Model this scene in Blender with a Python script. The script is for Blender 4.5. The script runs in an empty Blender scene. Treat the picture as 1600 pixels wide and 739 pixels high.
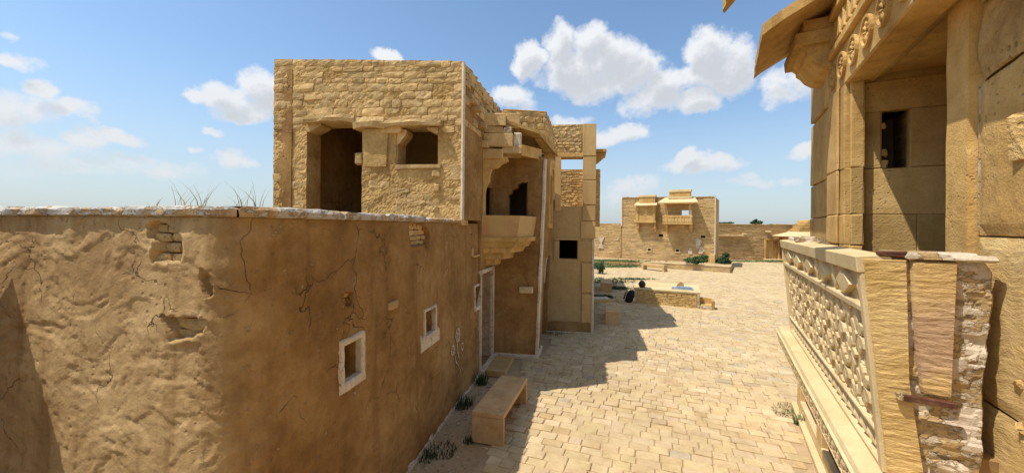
import bpy, math, random
from math import sin, cos, tan, pi, radians, sqrt, atan2
from mathutils import Vector, Matrix, noise
random.seed(7)
sc = bpy.context.scene
COL = sc.collection
# ------------------------------------------------------------------ camera
H = 3.2; F = 600.0; ROLL = radians(0.6); PPX, PPY = 800.0, 353.0
cd = bpy.data.cameras.new("camera"); cam = bpy.data.objects.new("camera", cd); COL.objects.link(cam)
cd.sensor_width = 36; cd.lens = 36 * F / 1600; cd.clip_end = 3000; cd.clip_start = 0.05
cd.shift_y = -(369.5 - PPY) / 1600
cam.matrix_world = Matrix.Translation((0, 0, H)) @ Matrix.Rotation(radians(90), 4, 'X') @ Matrix.Rotation(ROLL, 4, 'Z')
sc.camera = cam
def uv(px, py):
    dx = px - PPX; dy = py - PPY
    return dx * cos(ROLL) + dy * sin(ROLL), -dx * sin(ROLL) + dy * cos(ROLL)
def ray(px, py):
    u, v = uv(px, py); return Vector((u / F, 1, -v / F))
def W(px, py, Y): return Vector((0, 0, H)) + ray(px, py) * Y
def G(px, py, z=0.0):
    r = ray(px, py); return Vector((0, 0, H)) + r * ((z - H) / r.z)
def HIT(px, py, P0, n, bat=0.0):
    r = ray(px, py); C = Vector((0, 0, H)); P = None; off = 0
    for k in range(5):
        t = ((P0 - n * off) - C).dot(n) / r.dot(n); P = C + r * t; off = bat * P.z
    return P
# ------------------------------------------------------------------ light and sky
SUN = Vector((0.47, 0.14, -1.0))
elev = math.atan2(1, sqrt(.47 ** 2 + .14 ** 2))
ld = bpy.data.lights.new("sun", 'SUN'); ld.energy = 5.0; ld.angle = radians(0.5); ld.color = (1, .97, .93)
lo = bpy.data.objects.new("sun", ld); COL.objects.link(lo); lo.rotation_euler = SUN.to_track_quat('-Z', 'Y').to_euler()
world = bpy.data.worlds.new("World"); sc.world = world; world.use_nodes = True
sc.cycles.max_bounces = 6
sc.view_settings.view_transform = 'Standard'; sc.view_settings.look = 'None'; sc.view_settings.exposure = 0.0; sc.view_settings.gamma = 1

class N:
    """small helper round a node tree"""
    def __init__(s, nt): s.nt = nt
    def new(s, t, **kw):
        n = s.nt.nodes.new(t)
        for k, v in kw.items(): setattr(n, k, v)
        return n
    def put(s, sock, val):
        if isinstance(val, bpy.types.NodeSocket): s.nt.links.new(val, sock)
        elif val is not None: sock.default_value = val
    def m(s, op, a, b=None, c=None, clamp=False):
        n = s.new('ShaderNodeMath', operation=op, use_clamp=clamp)
        for i, x in enumerate((a, b, c)): s.put(n.inputs[i], x)
        return n.outputs[0]
    def vm(s, op, a, b=None):
        n = s.new('ShaderNodeVectorMath', operation=op); s.put(n.inputs[0], a); s.put(n.inputs[1], b)
        return n.outputs['Value'] if op in ('DOT_PRODUCT', 'LENGTH') else n.outputs[0]
    def noise(s, vec, scale, detail=4, rough=.55, out=0, dist=0):
        n = s.new('ShaderNodeTexNoise'); s.put(n.inputs['Vector'], vec)
        n.inputs['Scale'].default_value = scale; n.inputs['Detail'].default_value = detail
        n.inputs['Roughness'].default_value = rough; n.inputs['Distortion'].default_value = dist
        return n.outputs[out]
    def mix(s, f, a, b, mode='MIX'):
        n = s.new('ShaderNodeMix', data_type='RGBA', blend_type=mode); s.put(n.inputs[0], f); s.put(n.inputs[6], a); s.put(n.inputs[7], b)
        return n.outputs[2]
    def ramp(s, f, stops):
        n = s.new('ShaderNodeValToRGB'); s.put(n.inputs[0], f); e = n.color_ramp.elements
        while len(e) < len(stops): e.new(.5)
        for i, (p, c) in enumerate(stops): e[i].position = p; e[i].color = (*c, 1) if len(c) == 3 else c
        return n.outputs[0]
    def smooth(s, f, a, b):
        n = s.new('ShaderNodeMapRange', interpolation_type='SMOOTHSTEP'); s.put(n.inputs[0], f)
        n.inputs[1].default_value = a; n.inputs[2].default_value = b
        return n.outputs[0]

CLOUDS = [(823,97,24,26,1),(838,92,16,14,1),(876,66,30,28,1),(925,62,34,26,1),(950,92,50,38,1),(890,108,56,34,1),(990,112,50,38,1),
 (1040,132,44,30,1),(1086,160,38,20,1),(1020,160,60,24,.9),(930,132,60,24,.9),(1108,84,40,34,1),(1150,102,42,36,1),(1120,122,56,28,1),(1080,118,30,26,.9),
 (1225,138,50,24,.75),(1250,122,30,18,.7),
 (398,130,42,28,1),(420,150,44,36,1),(350,148,52,24,1),(308,150,28,16,1),(390,176,52,16,.8),(460,150,40,30,1),(606,88,28,14,1),
 (800,152,40,22,.8),(892,188,34,10,.6),(962,211,46,17,.95),(985,208,24,14,.9),(1100,258,52,17,.85),(1075,250,22,14,.9),(1062,264,30,12,.8),(1130,262,34,12,.7),(1165,284,24,10,.6),(1182,290,34,8,.4),
 (1256,239,34,13,.9),(182,222,48,15,.85),(150,230,44,13,.75),(76,146,32,18,.8),(55,178,84,28,.75),(120,184,44,17,.75),(10,182,50,30,.75),(26,97,50,14,.7),
 (334,200,19,9,.7),(292,227,16,6,.5),(360,246,38,15,.6),(385,252,26,10,.5),(60,232,90,22,.5),(90,262,100,18,.45),(230,262,110,16,.45),(990,292,50,16,.5),(960,310,60,14,.4),(1240,285,30,8,.5),(5,55,22,8,.4)]
def world_nodes():
    n = N(world.node_tree); n.nt.nodes.clear()
    g = bpy.data.node_groups.new("cloud_field", 'ShaderNodeTree')
    g.interface.new_socket(name="P", in_out='INPUT', socket_type='NodeSocketVector')
    g.interface.new_socket(name="D", in_out='OUTPUT', socket_type='NodeSocketFloat')
    q = N(g); gi = q.new('NodeGroupInput'); go = q.new('NodeGroupOutput')
    P = gi.outputs[0]
    w = q.noise(P, 8.0, 6, .62, out=1)
    w = q.vm('MULTIPLY', q.vm('SUBTRACT', w, (.5, .5, .5)), (.115, .085, 0))
    P2 = q.vm('ADD', P, w)
    acc = None
    for (x, y, rx, ry, wt) in CLOUDS:
        u, v = uv(x, y); az = math.atan2(u, F); el = math.atan2(-v, sqrt(F * F + u * u))
        k = cos(az)
        d = q.vm('MULTIPLY', q.vm('SUBTRACT', P2, (az, el, 0)), (F / (rx * 1.06) / k / k, F / (ry * 1.04) / k, 0))
        r = q.m('MULTIPLY_ADD', q.vm('DOT_PRODUCT', d, d), -wt, wt)
        acc = r if acc is None else q.m('SMOOTH_MAX', acc, r, .12)
    # the rest of the sky carries the same kind of scattered clouds
    sp = q.new('ShaderNodeSeparateXYZ'); q.put(sp.inputs[0], P)
    away = q.smooth(q.m('ABSOLUTE', sp.outputs[0]), .98, 1.15)
    high = q.smooth(sp.outputs[1], .62, .8)
    out = q.m('MAXIMUM', away, high)
    gen = q.m('MULTIPLY_ADD', q.noise(q.vm('MULTIPLY', P2, (1, 1.6, 1)), 3.2, 3, .5), 4.6, -2.55)
    gen = q.m('ADD', q.m('MULTIPLY', gen, out), q.m('MULTIPLY_ADD', out, 3, -3))
    acc = q.m('MAXIMUM', acc, gen)
    acc = q.m('MAXIMUM', acc, -.8)
    fine = q.noise(P, 20, 9, .66)
    acc = q.m('ADD', acc, q.m('MULTIPLY_ADD', fine, 1.7, -.86))
    q.put(go.inputs[0], acc)
    tc = n.new('ShaderNodeTexCoord'); D = tc.outputs['Generated']
    s = n.new('ShaderNodeSeparateXYZ'); n.put(s.inputs[0], D)
    az = n.m('ARCTAN2', s.outputs[0], s.outputs[1]); el = n.m('ARCSINE', s.outputs[2])
    c = n.new('ShaderNodeCombineXYZ'); n.put(c.inputs[0], az); n.put(c.inputs[1], el)
    g1 = n.new('ShaderNodeGroup', node_tree=g); n.put(g1.inputs[0], c.outputs[0])
    up = n.vm('ADD', c.outputs[0], (-.012, .03, 0))
    g2 = n.new('ShaderNodeGroup', node_tree=g); n.put(g2.inputs[0], up)
    cov = n.smooth(g1.outputs[0], -.12, .70)
    cov = n.m('MULTIPLY', cov, n.smooth(el, .0, .05))
    shade = n.m('MULTIPLY', n.smooth(g2.outputs[0], .05, .95), n.m('MULTIPLY_ADD', n.smooth(g1.outputs[0], .1, .8), .5, .5))
    sky = n.new('ShaderNodeTexSky', sky_type='NISHITA'); sky.sun_disc = False
    sky.sun_elevation = elev; sky.sun_rotation = radians(253); sky.air_density = 1.0; sky.dust_density = 1.2; sky.ozone_density = 1.2
    skyc = n.mix(1.0, sky.outputs[0], (1.60, 1.82, 1.88, 1), 'MULTIPLY')
    veil = n.m('MULTIPLY', n.m('SUBTRACT', 1, n.smooth(el, .0, .36)), .66)
    skyc = n.mix(veil, skyc, (5.7, 6.3, 7.05, 1))
    cc = n.mix(n.m('MULTIPLY', shade, .9), (9.1, 9.25, 9.5, 1), (6.1, 6.35, 6.85, 1))
    cc = n.mix(n.m('MULTIPLY', n.m('SUBTRACT', 1, n.smooth(el, .02, .42)), .55), cc, (6.6, 7.1, 7.6, 1))
    colr = n.mix(n.m('MULTIPLY', cov, .96), skyc, cc)
    bg = n.new('ShaderNodeBackground'); n.put(bg.inputs[0], colr); bg.inputs[1].default_value = 0.10
    o = n.new('ShaderNodeOutputWorld'); n.put(o.inputs[0], bg.outputs[0])
    world.cycles.sampling_method = 'MANUAL'; world.cycles.sample_map_resolution = 512
world_nodes()

# ------------------------------------------------------------------ materials
def mat(name, cols, s1=1.2, s2=9.0, bump=.5, bdist=.02, fine=60, rough=.92, crack=0, ccol=(.08, .05, .03), cscale=2.2,
        streak=None, patch=None, attr=False, rnd=0.0, grain=.5, strata=None, pits=0, spec=.15, worn_lit=None, zband=None, warm=True):
    m = bpy.data.materials.new(name); m.use_nodes = True; n = N(m.node_tree); n.nt.nodes.clear()
    P = n.new('ShaderNodeNewGeometry').outputs['Position']
    big = n.noise(P, s1, 3, .6)
    med = n.noise(P, s2, 5, .65)
    fin = n.noise(P, fine, 3, .7)
    f = n.m('ADD', n.m('MULTIPLY', big, .62), n.m('MULTIPLY', med, .38))
    if warm: cols = [(r_ * 1.02, g_ * .95, b_ * .84) for r_, g_, b_ in cols]; worn_lit = worn_lit and [(r_ * 1.02, g_ * .95, b_ * .84) for r_, g_, b_ in worn_lit]
    k = len(cols)
    base = n.ramp(f, [(.34 + .32 * i / max(1, k - 1), c) for i, c in enumerate(cols)])
    hgt = n.m('ADD', n.m('MULTIPLY', med, .5), n.m('MULTIPLY', fin, .22 * grain * 2))
    if worn_lit or zband:
        sp = n.new('ShaderNodeSeparateXYZ'); n.put(sp.inputs[0], P)
    if worn_lit:        # paler weathered end of the wall, sunlight partly put into its colour, ragged edge
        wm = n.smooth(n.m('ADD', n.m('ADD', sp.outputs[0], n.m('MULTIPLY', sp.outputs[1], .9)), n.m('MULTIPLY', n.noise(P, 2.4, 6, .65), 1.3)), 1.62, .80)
        base = n.mix(wm, base, n.ramp(f, [(.34, worn_lit[0]), (.5, worn_lit[1]), (.66, worn_lit[2])]))
    if zband:       # reddish vein in the bedded stone
        zm = n.m('ABSOLUTE', n.m('SUBTRACT', n.m('ADD', sp.outputs[2], n.m('MULTIPLY', n.noise(P, 6, 3), .25)), zband[1]))
        base = n.mix(n.m('SUBTRACT', 1, n.smooth(zm, zband[2] * .4, zband[2])), base, (*zband[0], 1))
    if rnd:
        oi = n.new('ShaderNodeObjectInfo').outputs['Random']
        base = n.mix(1.0, base, n.ramp(oi, [(0, (1 - rnd, 1 - rnd, 1 - rnd * 1.1)), (.5, (1, 1, 1)), (1, (1 + rnd, 1 + rnd * .9, 1 + rnd * .7))]), 'MULTIPLY')
    if attr:
        a = n.new('ShaderNodeAttribute'); a.attribute_name = 'tone'
        base = n.mix(1.0, base, a.outputs['Color'], 'MULTIPLY')
    gr = n.ramp(fin, [(.3, (.80, .78, .74)), (.55, (1, 1, 1)), (.75, (1.12, 1.12, 1.12))])
    base = n.mix(grain, base, gr, 'MULTIPLY')
    if strata:      # bedded stone: thin layers along z
        v = n.vm('MULTIPLY', n.vm('ADD', P, n.vm('MULTIPLY', n.noise(P, 2.0, 2, .5, out=1), (.25, .25, .25))), (strata * .22, strata * .22, strata))
        st = n.noise(v, 1.0, 5, .7)
        base = n.mix(.55, base, n.ramp(st, [(.32, (.70, .62, .52)), (.5, (1, 1, 1)), (.7, (1.15, 1.12, 1.05))]), 'MULTIPLY')
        hgt = n.m('ADD', hgt, n.m('MULTIPLY', st, 1.3))
    if pits:
        vo = n.new('ShaderNodeTexVoronoi', feature='F1'); n.put(vo.inputs['Vector'], P); vo.inputs['Scale'].default_value = pits
        pm = n.m('MULTIPLY', n.m('SUBTRACT', 1, n.smooth(vo.outputs['Distance'], .08, .26)), n.smooth(n.noise(P, 3.0, 2), .5, .62))
        hgt = n.m('SUBTRACT', hgt, n.m('MULTIPLY', pm, .4))
        base = n.mix(n.m('MULTIPLY', pm, .22), base, (*ccol, 1))
    if crack:
        wv = n.vm('ADD', P, n.vm('MULTIPLY', n.vm('SUBTRACT', n.noise(P, 2.6, 4, .5, out=1), (.5, .5, .5)), (.45, .45, .45)))
        vo = n.new('ShaderNodeTexVoronoi', feature='DISTANCE_TO_EDGE'); n.put(vo.inputs['Vector'], wv); vo.inputs['Scale'].default_value = cscale
        line = n.m('SUBTRACT', 1, n.smooth(vo.outputs[0], .001, .009))
        line = n.m('MULTIPLY', line, n.smooth(n.noise(P, 1.6, 3), .50, .62))
        hgt = n.m('SUBTRACT', hgt, n.m('MULTIPLY', line, 1.1))
        base = n.mix(n.m('MULTIPLY', line, crack), base, (*ccol, 1))
    if streak:      # vertical stains run down from rain
        v = n.vm('MULTIPLY', P, (5, 5, .35))
        sm = n.smooth(n.noise(v, 1.0, 4, .6), .5, .75)
        base = n.mix(n.m('MULTIPLY', sm, .55), base, (*streak, 1))
    if patch:       # second skin (flaking paint or plaster) with a shape of its own
        pc, lo_, hi_, ps = patch
        pm = n.smooth(n.m('ADD', n.m('MULTIPLY', n.noise(P, ps, 6, .65), .75), n.m('MULTIPLY', n.noise(n.vm('MULTIPLY', P, (1, 1, 4)), ps * 2.5, 4, .6), .25)), lo_, hi_)
        base = n.mix(pm, base, n.mix(.6, (*pc, 1), gr, 'MULTIPLY'))
        hgt = n.m('ADD', hgt, n.m('MULTIPLY', pm, .5))
    bp = n.new('ShaderNodeBump'); bp.inputs['Strength'].default_value = bump; bp.inputs['Distance'].default_value = bdist; n.put(bp.inputs['Height'], hgt)
    b = n.new('ShaderNodeBsdfPrincipled'); n.put(b.inputs['Base Color'], base); b.inputs['Roughness'].default_value = rough
    b.inputs['Specular IOR Level'].default_value = spec
    n.put(b.inputs['Normal'], bp.outputs[0])
    o = n.new('ShaderNodeOutputMaterial'); n.put(o.inputs[0], b.outputs[0])
    return m
M = {}
M['mud'] = mat('mud_plaster', [(.20, .110, .038), (.32, .187, .070), (.44, .285, .122)], 1.3, 8, .8, .02, 55, crack=.8, cscale=1.9, streak=(.20, .10, .03), patch=((.47, .32, .16), .60, .64, 11), pits=13, worn_lit=((.28, .17, .075), (.42, .282, .135), (.55, .395, .205)))
M['mudpale'] = mat('pale_mud_plaster', [(.34, .22, .10), (.46, .315, .15), (.55, .39, .20)], 1.5, 7, .8, .03, 45, crack=.7, cscale=2.4)
M['tower'] = mat('rough_sandstone', [(.38, .26, .125), (.56, .40, .195), (.70, .53, .275)], 2.6, 16, 1.0, .022, 60, rnd=.16, pits=24, grain=.7)
M['towermud'] = mat('crumbling_mortar', [(.34, .21, .08), (.54, .365, .15), (.68, .49, .225)], 2.5, 15, 1.0, .04, 48, pits=16, grain=.75)
M['gold'] = mat('golden_sandstone', [(.38, .235, .085), (.55, .365, .14), (.68, .49, .22)], 1.5, 7, .9, .02, 70, rnd=.15, pits=30, streak=(.30, .19, .08), grain=.6)
M['goldstrata'] = mat('bedded_golden_sandstone', [(.48, .33, .12), (.60, .43, .19), (.68, .52, .26)], 2.0, 9, .9, .012, 80, strata=42)
M['redstrata'] = mat('reddish_bedded_sandstone', [(.50, .33, .13), (.60, .42, .19), (.68, .51, .26)], 2.6, 9, .9, .012, 80, strata=42, zband=((.50, .32, .18), 2.78, .24))
M['cream'] = mat('cream_sandstone', [(.52, .40, .22), (.62, .50, .29), (.70, .58, .36)], 2.0, 10, .4, .01, 80, rnd=.05)
M['slab'] = mat('smooth_sandstone_slab', [(.48, .32, .14), (.56, .39, .18), (.62, .45, .23)], 1.0, 5, .25, .01, 90, rnd=.10, streak=(.40, .24, .09))
M['redslab'] = mat('red_stained_slab', [(.48, .27, .14), (.54, .36, .16), (.56, .40, .18)], 1.6, 5, .3, .01, 90)
M['white'] = mat('flaking_whitewash', [(.52, .44, .32), (.66, .58, .46), (.74, .67, .55)], 4, 14, .7, .012, 60, patch=((.40, .28, .15), .56, .62, 11))
M['coping'] = mat('whitewashed_coping', [(.34, .21, .11), (.46, .32, .18), (.56, .43, .27)], 3, 12, 1.0, .02, 60, patch=((.52, .47, .385), .475, .51, 5))
M['plaster'] = mat('lime_mortar', [(.42, .33, .23), (.55, .47, .37), (.64, .57, .47)], 5, 18, 1.0, .02, 60, patch=((.46, .31, .14), .50, .545, 6))
M['paver'] = mat('paving_stone', [(.41, .31, .18), (.51, .40, .245), (.58, .47, .30)], 2.6, 16, .7, .012, 70, attr=True, pits=22, ccol=(.3, .2, .1), patch=((.42, .30, .17), .565, .66, 1.6))
M['sand'] = mat('sand', [(.34, .245, .145), (.43, .32, .195), (.50, .385, .245)], 1.5, 11, .8, .02, 60)
M['desert'] = mat('desert_ground', [(.40, .30, .17), (.46, .36, .21), (.36, .32, .17)], .05, .8, .5, .05, 8)
M['bench'] = mat('bench_stone', [(.44, .28, .13), (.56, .38, .19), (.62, .44, .235)], 2.6, 11, .4, .008, 90, spec=.25, rough=.75, streak=(.40, .26, .13), pits=30)
M['dark'] = mat('shade_dark_stone', [(.10, .075, .045), (.14, .10, .06), (.18, .13, .08)], 2, 8, .5, .02, 50)  # stone darkened to carry the shade inside rooms and niches
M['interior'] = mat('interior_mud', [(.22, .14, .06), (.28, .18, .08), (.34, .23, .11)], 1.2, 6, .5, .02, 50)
M['iron'] = mat('rusty_iron', [(.05, .025, .018), (.10, .04, .025), (.16, .08, .05)], 20, 60, .7, .004, 200, rough=.8)
M['wood'] = mat('old_wood', [(.10, .06, .035), (.17, .10, .055), (.26, .17, .10)], 8, 30, .6, .006, 120)
M['oldwood'] = mat('bleached_door_wood', [(.20, .14, .085), (.31, .23, .15), (.42, .33, .23)], 4, 20, .6, .006, 120)
M['black'] = mat('black_cloth', [(.012, .012, .015), (.018, .018, .022), (.03, .03, .035)], 6, 20, .3, .01, 90, rough=.6)
M['blackpot'] = mat('blackened_clay', [(.012, .011, .010), (.02, .018, .016), (.03, .025, .02)], 6, 20, .3, .01, 90, rough=.5, spec=.4)
M['blue'] = mat('blue_grey_plastic', [(.16, .22, .30), (.22, .29, .38), (.30, .36, .44)], 6, 20, .1, .01, 90, rough=.5)
M['farwall'] = mat('far_stone_courses', [(.40, .28, .14), (.52, .385, .20), (.62, .47, .26)], .7, 5, .9, .03, 30, attr=True)
M['farmud'] = mat('far_mud_render', [(.40, .275, .125), (.48, .34, .165), (.54, .40, .21)], .6, 5, .8, .03, 25)
M['paint_w'] = mat('white_paint', [(.50, .44, .34), (.64, .58, .49), (.72, .67, .58)], 9, 30, .3, .004, 90, patch=((.34, .21, .09), .50, .56, 16))
M['paint_r'] = mat('red_ochre_paint', [(.16, .055, .03), (.20, .07, .04), (.24, .09, .05)], 6, 30, .2, .004, 90)
def leafmat(name, c1, c2):
    m = bpy.data.materials.new(name); m.use_nodes = True; n = N(m.node_tree); n.nt.nodes.clear()
    P = n.new('ShaderNodeNewGeometry').outputs['Position']
    c = n.mix(n.smooth(n.noise(P, 14, 3), .35, .65), (*c1, 1), (*c2, 1))
    d = n.new('ShaderNodeBsdfPrincipled'); n.put(d.inputs['Base Color'], c); d.inputs['Roughness'].default_value = .7; d.inputs['Specular IOR Level'].default_value = .2
    t = n.new('ShaderNodeBsdfTranslucent'); n.put(t.inputs[0], c)
    mx = n.new('ShaderNodeMixShader'); mx.inputs[0].default_value = .3; n.put(mx.inputs[1], d.outputs[0]); n.put(mx.inputs[2], t.outputs[0])
    o = n.new('ShaderNodeOutputMaterial'); n.put(o.inputs[0], mx.outputs[0]); return m
M['leaf'] = leafmat('green_leaves', (.045, .085, .025), (.11, .16, .05))
M['darkleaf'] = leafmat('dark_leaves', (.03, .06, .02), (.08, .12, .045))
M['grass'] = leafmat('green_grass', (.08, .14, .04), (.20, .26, .09))
M['drygrass'] = leafmat('dry_grass', (.26, .26, .12), (.46, .42, .22))

# ------------------------------------------------------------------ objects
ORG = {}
def tag(o, label=None, cat=None, group=None, kind=None):
    if label: o['label'] = label
    if cat: o['category'] = cat
    if group: o['group'] = group
    if kind: o['kind'] = kind
    return o
def thing(name, loc, label, cat, group=None):
    o = bpy.data.objects.new(name, None); COL.objects.link(o); o.location = loc; ORG[o] = Vector(loc); o.empty_display_size = .2
    return tag(o, label, cat, group)
def obj(name, vf, m, parent=None, org=None, smooth=False, tone=None):
    vs, fs = vf
    if org is None:
        if parent is not None: org = ORG[parent]
        else: org = Vector((0, 0, 0))
    org = Vector(org)
    me = bpy.data.meshes.new(name)
    me.from_pydata([(v[0] - org.x, v[1] - org.y, v[2] - org.z) for v in vs], [], fs)
    if smooth: me.shade_smooth()
    me.materials.append(m)
    if tone is not None:
        a = me.color_attributes.new('tone', 'FLOAT_COLOR', 'POINT')
        for i, t in enumerate(tone): a.data[i].color = (*t, 1)
    o = bpy.data.objects.new(name, me); COL.objects.link(o); ORG[o] = org
    if parent is not None: o.parent = parent; o.location = org - ORG[parent]
    else: o.location = org
    return o
def join(*parts):
    vs = []; fs = []
    for v, f in parts:
        k = len(vs); vs += list(v); fs += [tuple(i + k for i in q) for q in f]
    return vs, fs
def fr(x): return x - math.floor(x)
def nz(p, s, oct=4): return noise.fractal(Vector(p) * s, .9, 2.1, oct)
HEX = [(0, 3, 2, 1), (4, 5, 6, 7), (0, 1, 5, 4), (1, 2, 6, 5), (2, 3, 7, 6), (3, 0, 4, 7)]
def hexa(p): return list(p), HEX       # 4 bottom (ccw), 4 top
def frame_box(O, e1, e2, e3, a, b, c, bev=.0, jit=0.0):
    """box with (optionally) weathered edges; a,b,c are (lo,hi) along e1,e2,e3"""
    if bev <= 0:
        p = [O + e1 * a[i] + e2 * b[j] + e3 * c[k] for k in (0, 1) for (i, j) in ((0, 0), (1, 0), (1, 1), (0, 1))]
        return hexa(p)
    # chamfered box: 24 vertices
    vs = []; idx = {}
    def V(x, y, z, key):
        r = Vector((x, y, z))
        if jit: r += Vector((random.uniform(-jit, jit), random.uniform(-jit, jit), random.uniform(-jit, jit)))
        idx[key] = len(vs); vs.append(O + e1 * r.x + e2 * r.y + e3 * r.z)
    A = [a[0], a[1]]; B = [b[0], b[1]]; C = [c[0], c[1]]; s = [1, -1]
    for i in (0, 1):
        for j in (0, 1):
            for k in (0, 1):
                V(A[i], B[j] + s[j] * bev, C[k] + s[k] * bev, ('x', i, j, k))
                V(A[i] + s[i] * bev, B[j], C[k] + s[k] * bev, ('y', i, j, k))
                V(A[i] + s[i] * bev, B[j] + s[j] * bev, C[k], ('z', i, j, k))
    I = lambda *k: idx[k]; fs = []
    for i in (0, 1): fs.append((I('x', i, 0, 0), I('x', i, 1, 0), I('x', i, 1, 1), I('x', i, 0, 1)))
    for j in (0, 1): fs.append((I('y', 0, j, 0), I('y', 1, j, 0), I('y', 1, j, 1), I('y', 0, j, 1)))
    for k in (0, 1): fs.append((I('z', 0, 0, k), I('z', 1, 0, k), I('z', 1, 1, k), I('z', 0, 1, k)))
    for i in (0, 1):
        for j in (0, 1): fs.append((I('x', i, j, 0), I('x', i, j, 1), I('y', i, j, 1), I('y', i, j, 0)))
        for k in (0, 1): fs.append((I('x', i, 0, k), I('x', i, 1, k), I('z', i, 1, k), I('z', i, 0, k)))
    for j in (0, 1):
        for k in (0, 1): fs.append((I('y', 0, j, k), I('y', 1, j, k), I('z', 1, j, k), I('z', 0, j, k)))
    for i in (0, 1):
        for j in (0, 1):
            for k in (0, 1): fs.append((I('x', i, j, k), I('y', i, j, k), I('z', i, j, k)))
    return vs, fs
X_, Y_, Z_ = Vector((1, 0, 0)), Vector((0, 1, 0)), Vector((0, 0, 1)); O_ = Vector((0, 0, 0))
def prism(poly, e1, e2, e3, O, lo, hi):
    """polygon (p,q) in plane e1,e2 pushed along e3 from lo to hi"""
    n = len(poly)
    vs = [O + e1 * p + e2 * q + e3 * lo for p, q in poly] + [O + e1 * p + e2 * q + e3 * hi for p, q in poly]
    fs = [tuple(range(n))[::-1], tuple(range(n, 2 * n))] + [(i, (i + 1) % n, n + (i + 1) % n, n + i) for i in range(n)]
    return vs, fs
def wall(frame, L, H0, H1, holes, T, disp=None, res=.1, top=None, bat=0.0, back=True, coarse=None):
    """wall along frame(u)->(point,normal), heights H0..H1, rectangular holes (u0,u1,z0,z1) cut right through, thickness T"""
    def lines(lo, hi, cuts):
        xs = sorted(set([lo, hi] + [min(max(c, lo), hi) for c in cuts])); out = []
        for a, b in zip(xs, xs[1:]):
            k = max(1, int(math.ceil((b - a) / res)))
            out += [a + (b - a) * i / k for i in range(k)]
        return out + [hi]
    if coarse:
        r0 = res; us = lines(0, coarse[0], []); res = coarse[1]; us = us[:-1] + lines(coarse[0], L, [h[0] for h in holes] + [h[1] for h in holes]); res = r0
    else: us = lines(0, L, [h[0] for h in holes] + [h[1] for h in holes])
    zs = lines(H0, H1, [h[2] for h in holes] + [h[3] for h in holes])
    nu, nzz = len(us), len(zs); vs = []; fs = []
    fr_ = [frame(u) for u in us]
    for side in (0, 1):
        for i, u in enumerate(us):
            P, n = fr_[i]
            for z in zs:
                zz = z
                if top and z > H0: zz = H0 + (z - H0) * (top(u) - H0) / (H1 - H0)
                if side == 0: off = -bat * zz + (disp(u, zz) if disp else 0)
                else: off = -T
                vs.append(Vector((P.x, P.y, 0)) + n * off + Z_ * zz)
    idx = lambda s, i, j: s * nu * nzz + i * nzz + j
    def solid(i, j):
        if i < 0 or j < 0 or i >= nu - 1 or j >= nzz - 1: return False
        uc = (us[i] + us[i + 1]) / 2; zc = (zs[j] + zs[j + 1]) / 2
        return not any(h[0] < uc < h[1] and h[2] < zc < h[3] for h in holes)
    for i in range(nu - 1):
        for j in range(nzz - 1):
            if not solid(i, j): continue
            fs.append((idx(0, i, j), idx(0, i + 1, j), idx(0, i + 1, j + 1), idx(0, i, j + 1)))
            if back: fs.append((idx(1, i, j), idx(1, i, j + 1), idx(1, i + 1, j + 1), idx(1, i + 1, j)))
            if not solid(i - 1, j): fs.append((idx(0, i, j), idx(0, i, j + 1), idx(1, i, j + 1), idx(1, i, j)))
            if not solid(i + 1, j): fs.append((idx(0, i + 1, j), idx(1, i + 1, j), idx(1, i + 1, j + 1), idx(0, i + 1, j + 1)))
            if not solid(i, j - 1): fs.append((idx(0, i, j), idx(1, i, j), idx(1, i + 1, j), idx(0, i + 1, j)))
            if not solid(i, j + 1): fs.append((idx(0, i, j + 1), idx(0, i + 1, j + 1), idx(1, i + 1, j + 1), idx(1, i, j + 1)))
    return vs, fs
def line_frame(P0, ex, n): return lambda u: (P0 + ex * u, n)
def stone(P0, ex, n, u0, u1, z0, z1, proud, back=.05, rough=.015, nx=4, nzn=3, rnd=.16):
    """one rough-faced stone: a bulging uneven front and a skirt back into the wall"""
    vs = []; fs = []; w = u1 - u0; h = z1 - z0; sd = random.uniform(0, 99)
    cj = [(random.uniform(-.04, .04) * w, random.uniform(-.07, .07) * h) for _ in range(4)]; tilt = random.uniform(-.3, .3) * proud; tilt2 = random.uniform(-.3, .3) * proud
    for i in range(nx + 1):
        for j in range(nzn + 1):
            a = i / nx; b = j / nzn
            a2 = a if i in (0, nx) else a + random.uniform(-.05, .05)
            edge = i in (0, nx) or j in (0, nzn); corner = i in (0, nx) and j in (0, nzn)
            jx = sum(c[0] * wt for c, wt in zip(cj, ((1 - a) * (1 - b), a * (1 - b), a * b, (1 - a) * b)))
            jz = sum(c[1] * wt for c, wt in zip(cj, ((1 - a) * (1 - b), a * (1 - b), a * b, (1 - a) * b)))
            u = u0 + w * a2 + jx; z = z0 + h * b + jz
            if corner: u += (.05 if i == 0 else -.05) * h; z += (.05 if j == 0 else -.05) * h
            d = proud * (.72 if edge else 1.0) * (.6 if corner else 1) + rough * (noise.noise(Vector((u * 9 + sd, z * 9, sd))) + .7 * noise.noise(Vector((u * 24 + sd, z * 24, sd)))) + tilt * (b - .5) + tilt2 * (a - .5)
            vs.append(P0 + ex * u + Z_ * z + n * d)
    I = lambda i, j: i * (nzn + 1) + j
    for i in range(nx):
        for j in range(nzn): fs.append((I(i, j), I(i + 1, j), I(i + 1, j + 1), I(i, j + 1)))
    ring = [I(i, 0) for i in range(nx + 1)] + [I(nx, j) for j in range(1, nzn + 1)] + [I(i, nzn) for i in range(nx - 1, -1, -1)] + [I(0, j) for j in range(nzn - 1, 0, -1)]
    k = len(vs)
    for r in ring: vs.append(vs[r] - n * (back + proud))
    m = len(ring)
    for q in range(m): fs.append((ring[(q + 1) % m], ring[q], k + q, k + (q + 1) % m))
    return vs, fs
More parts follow.
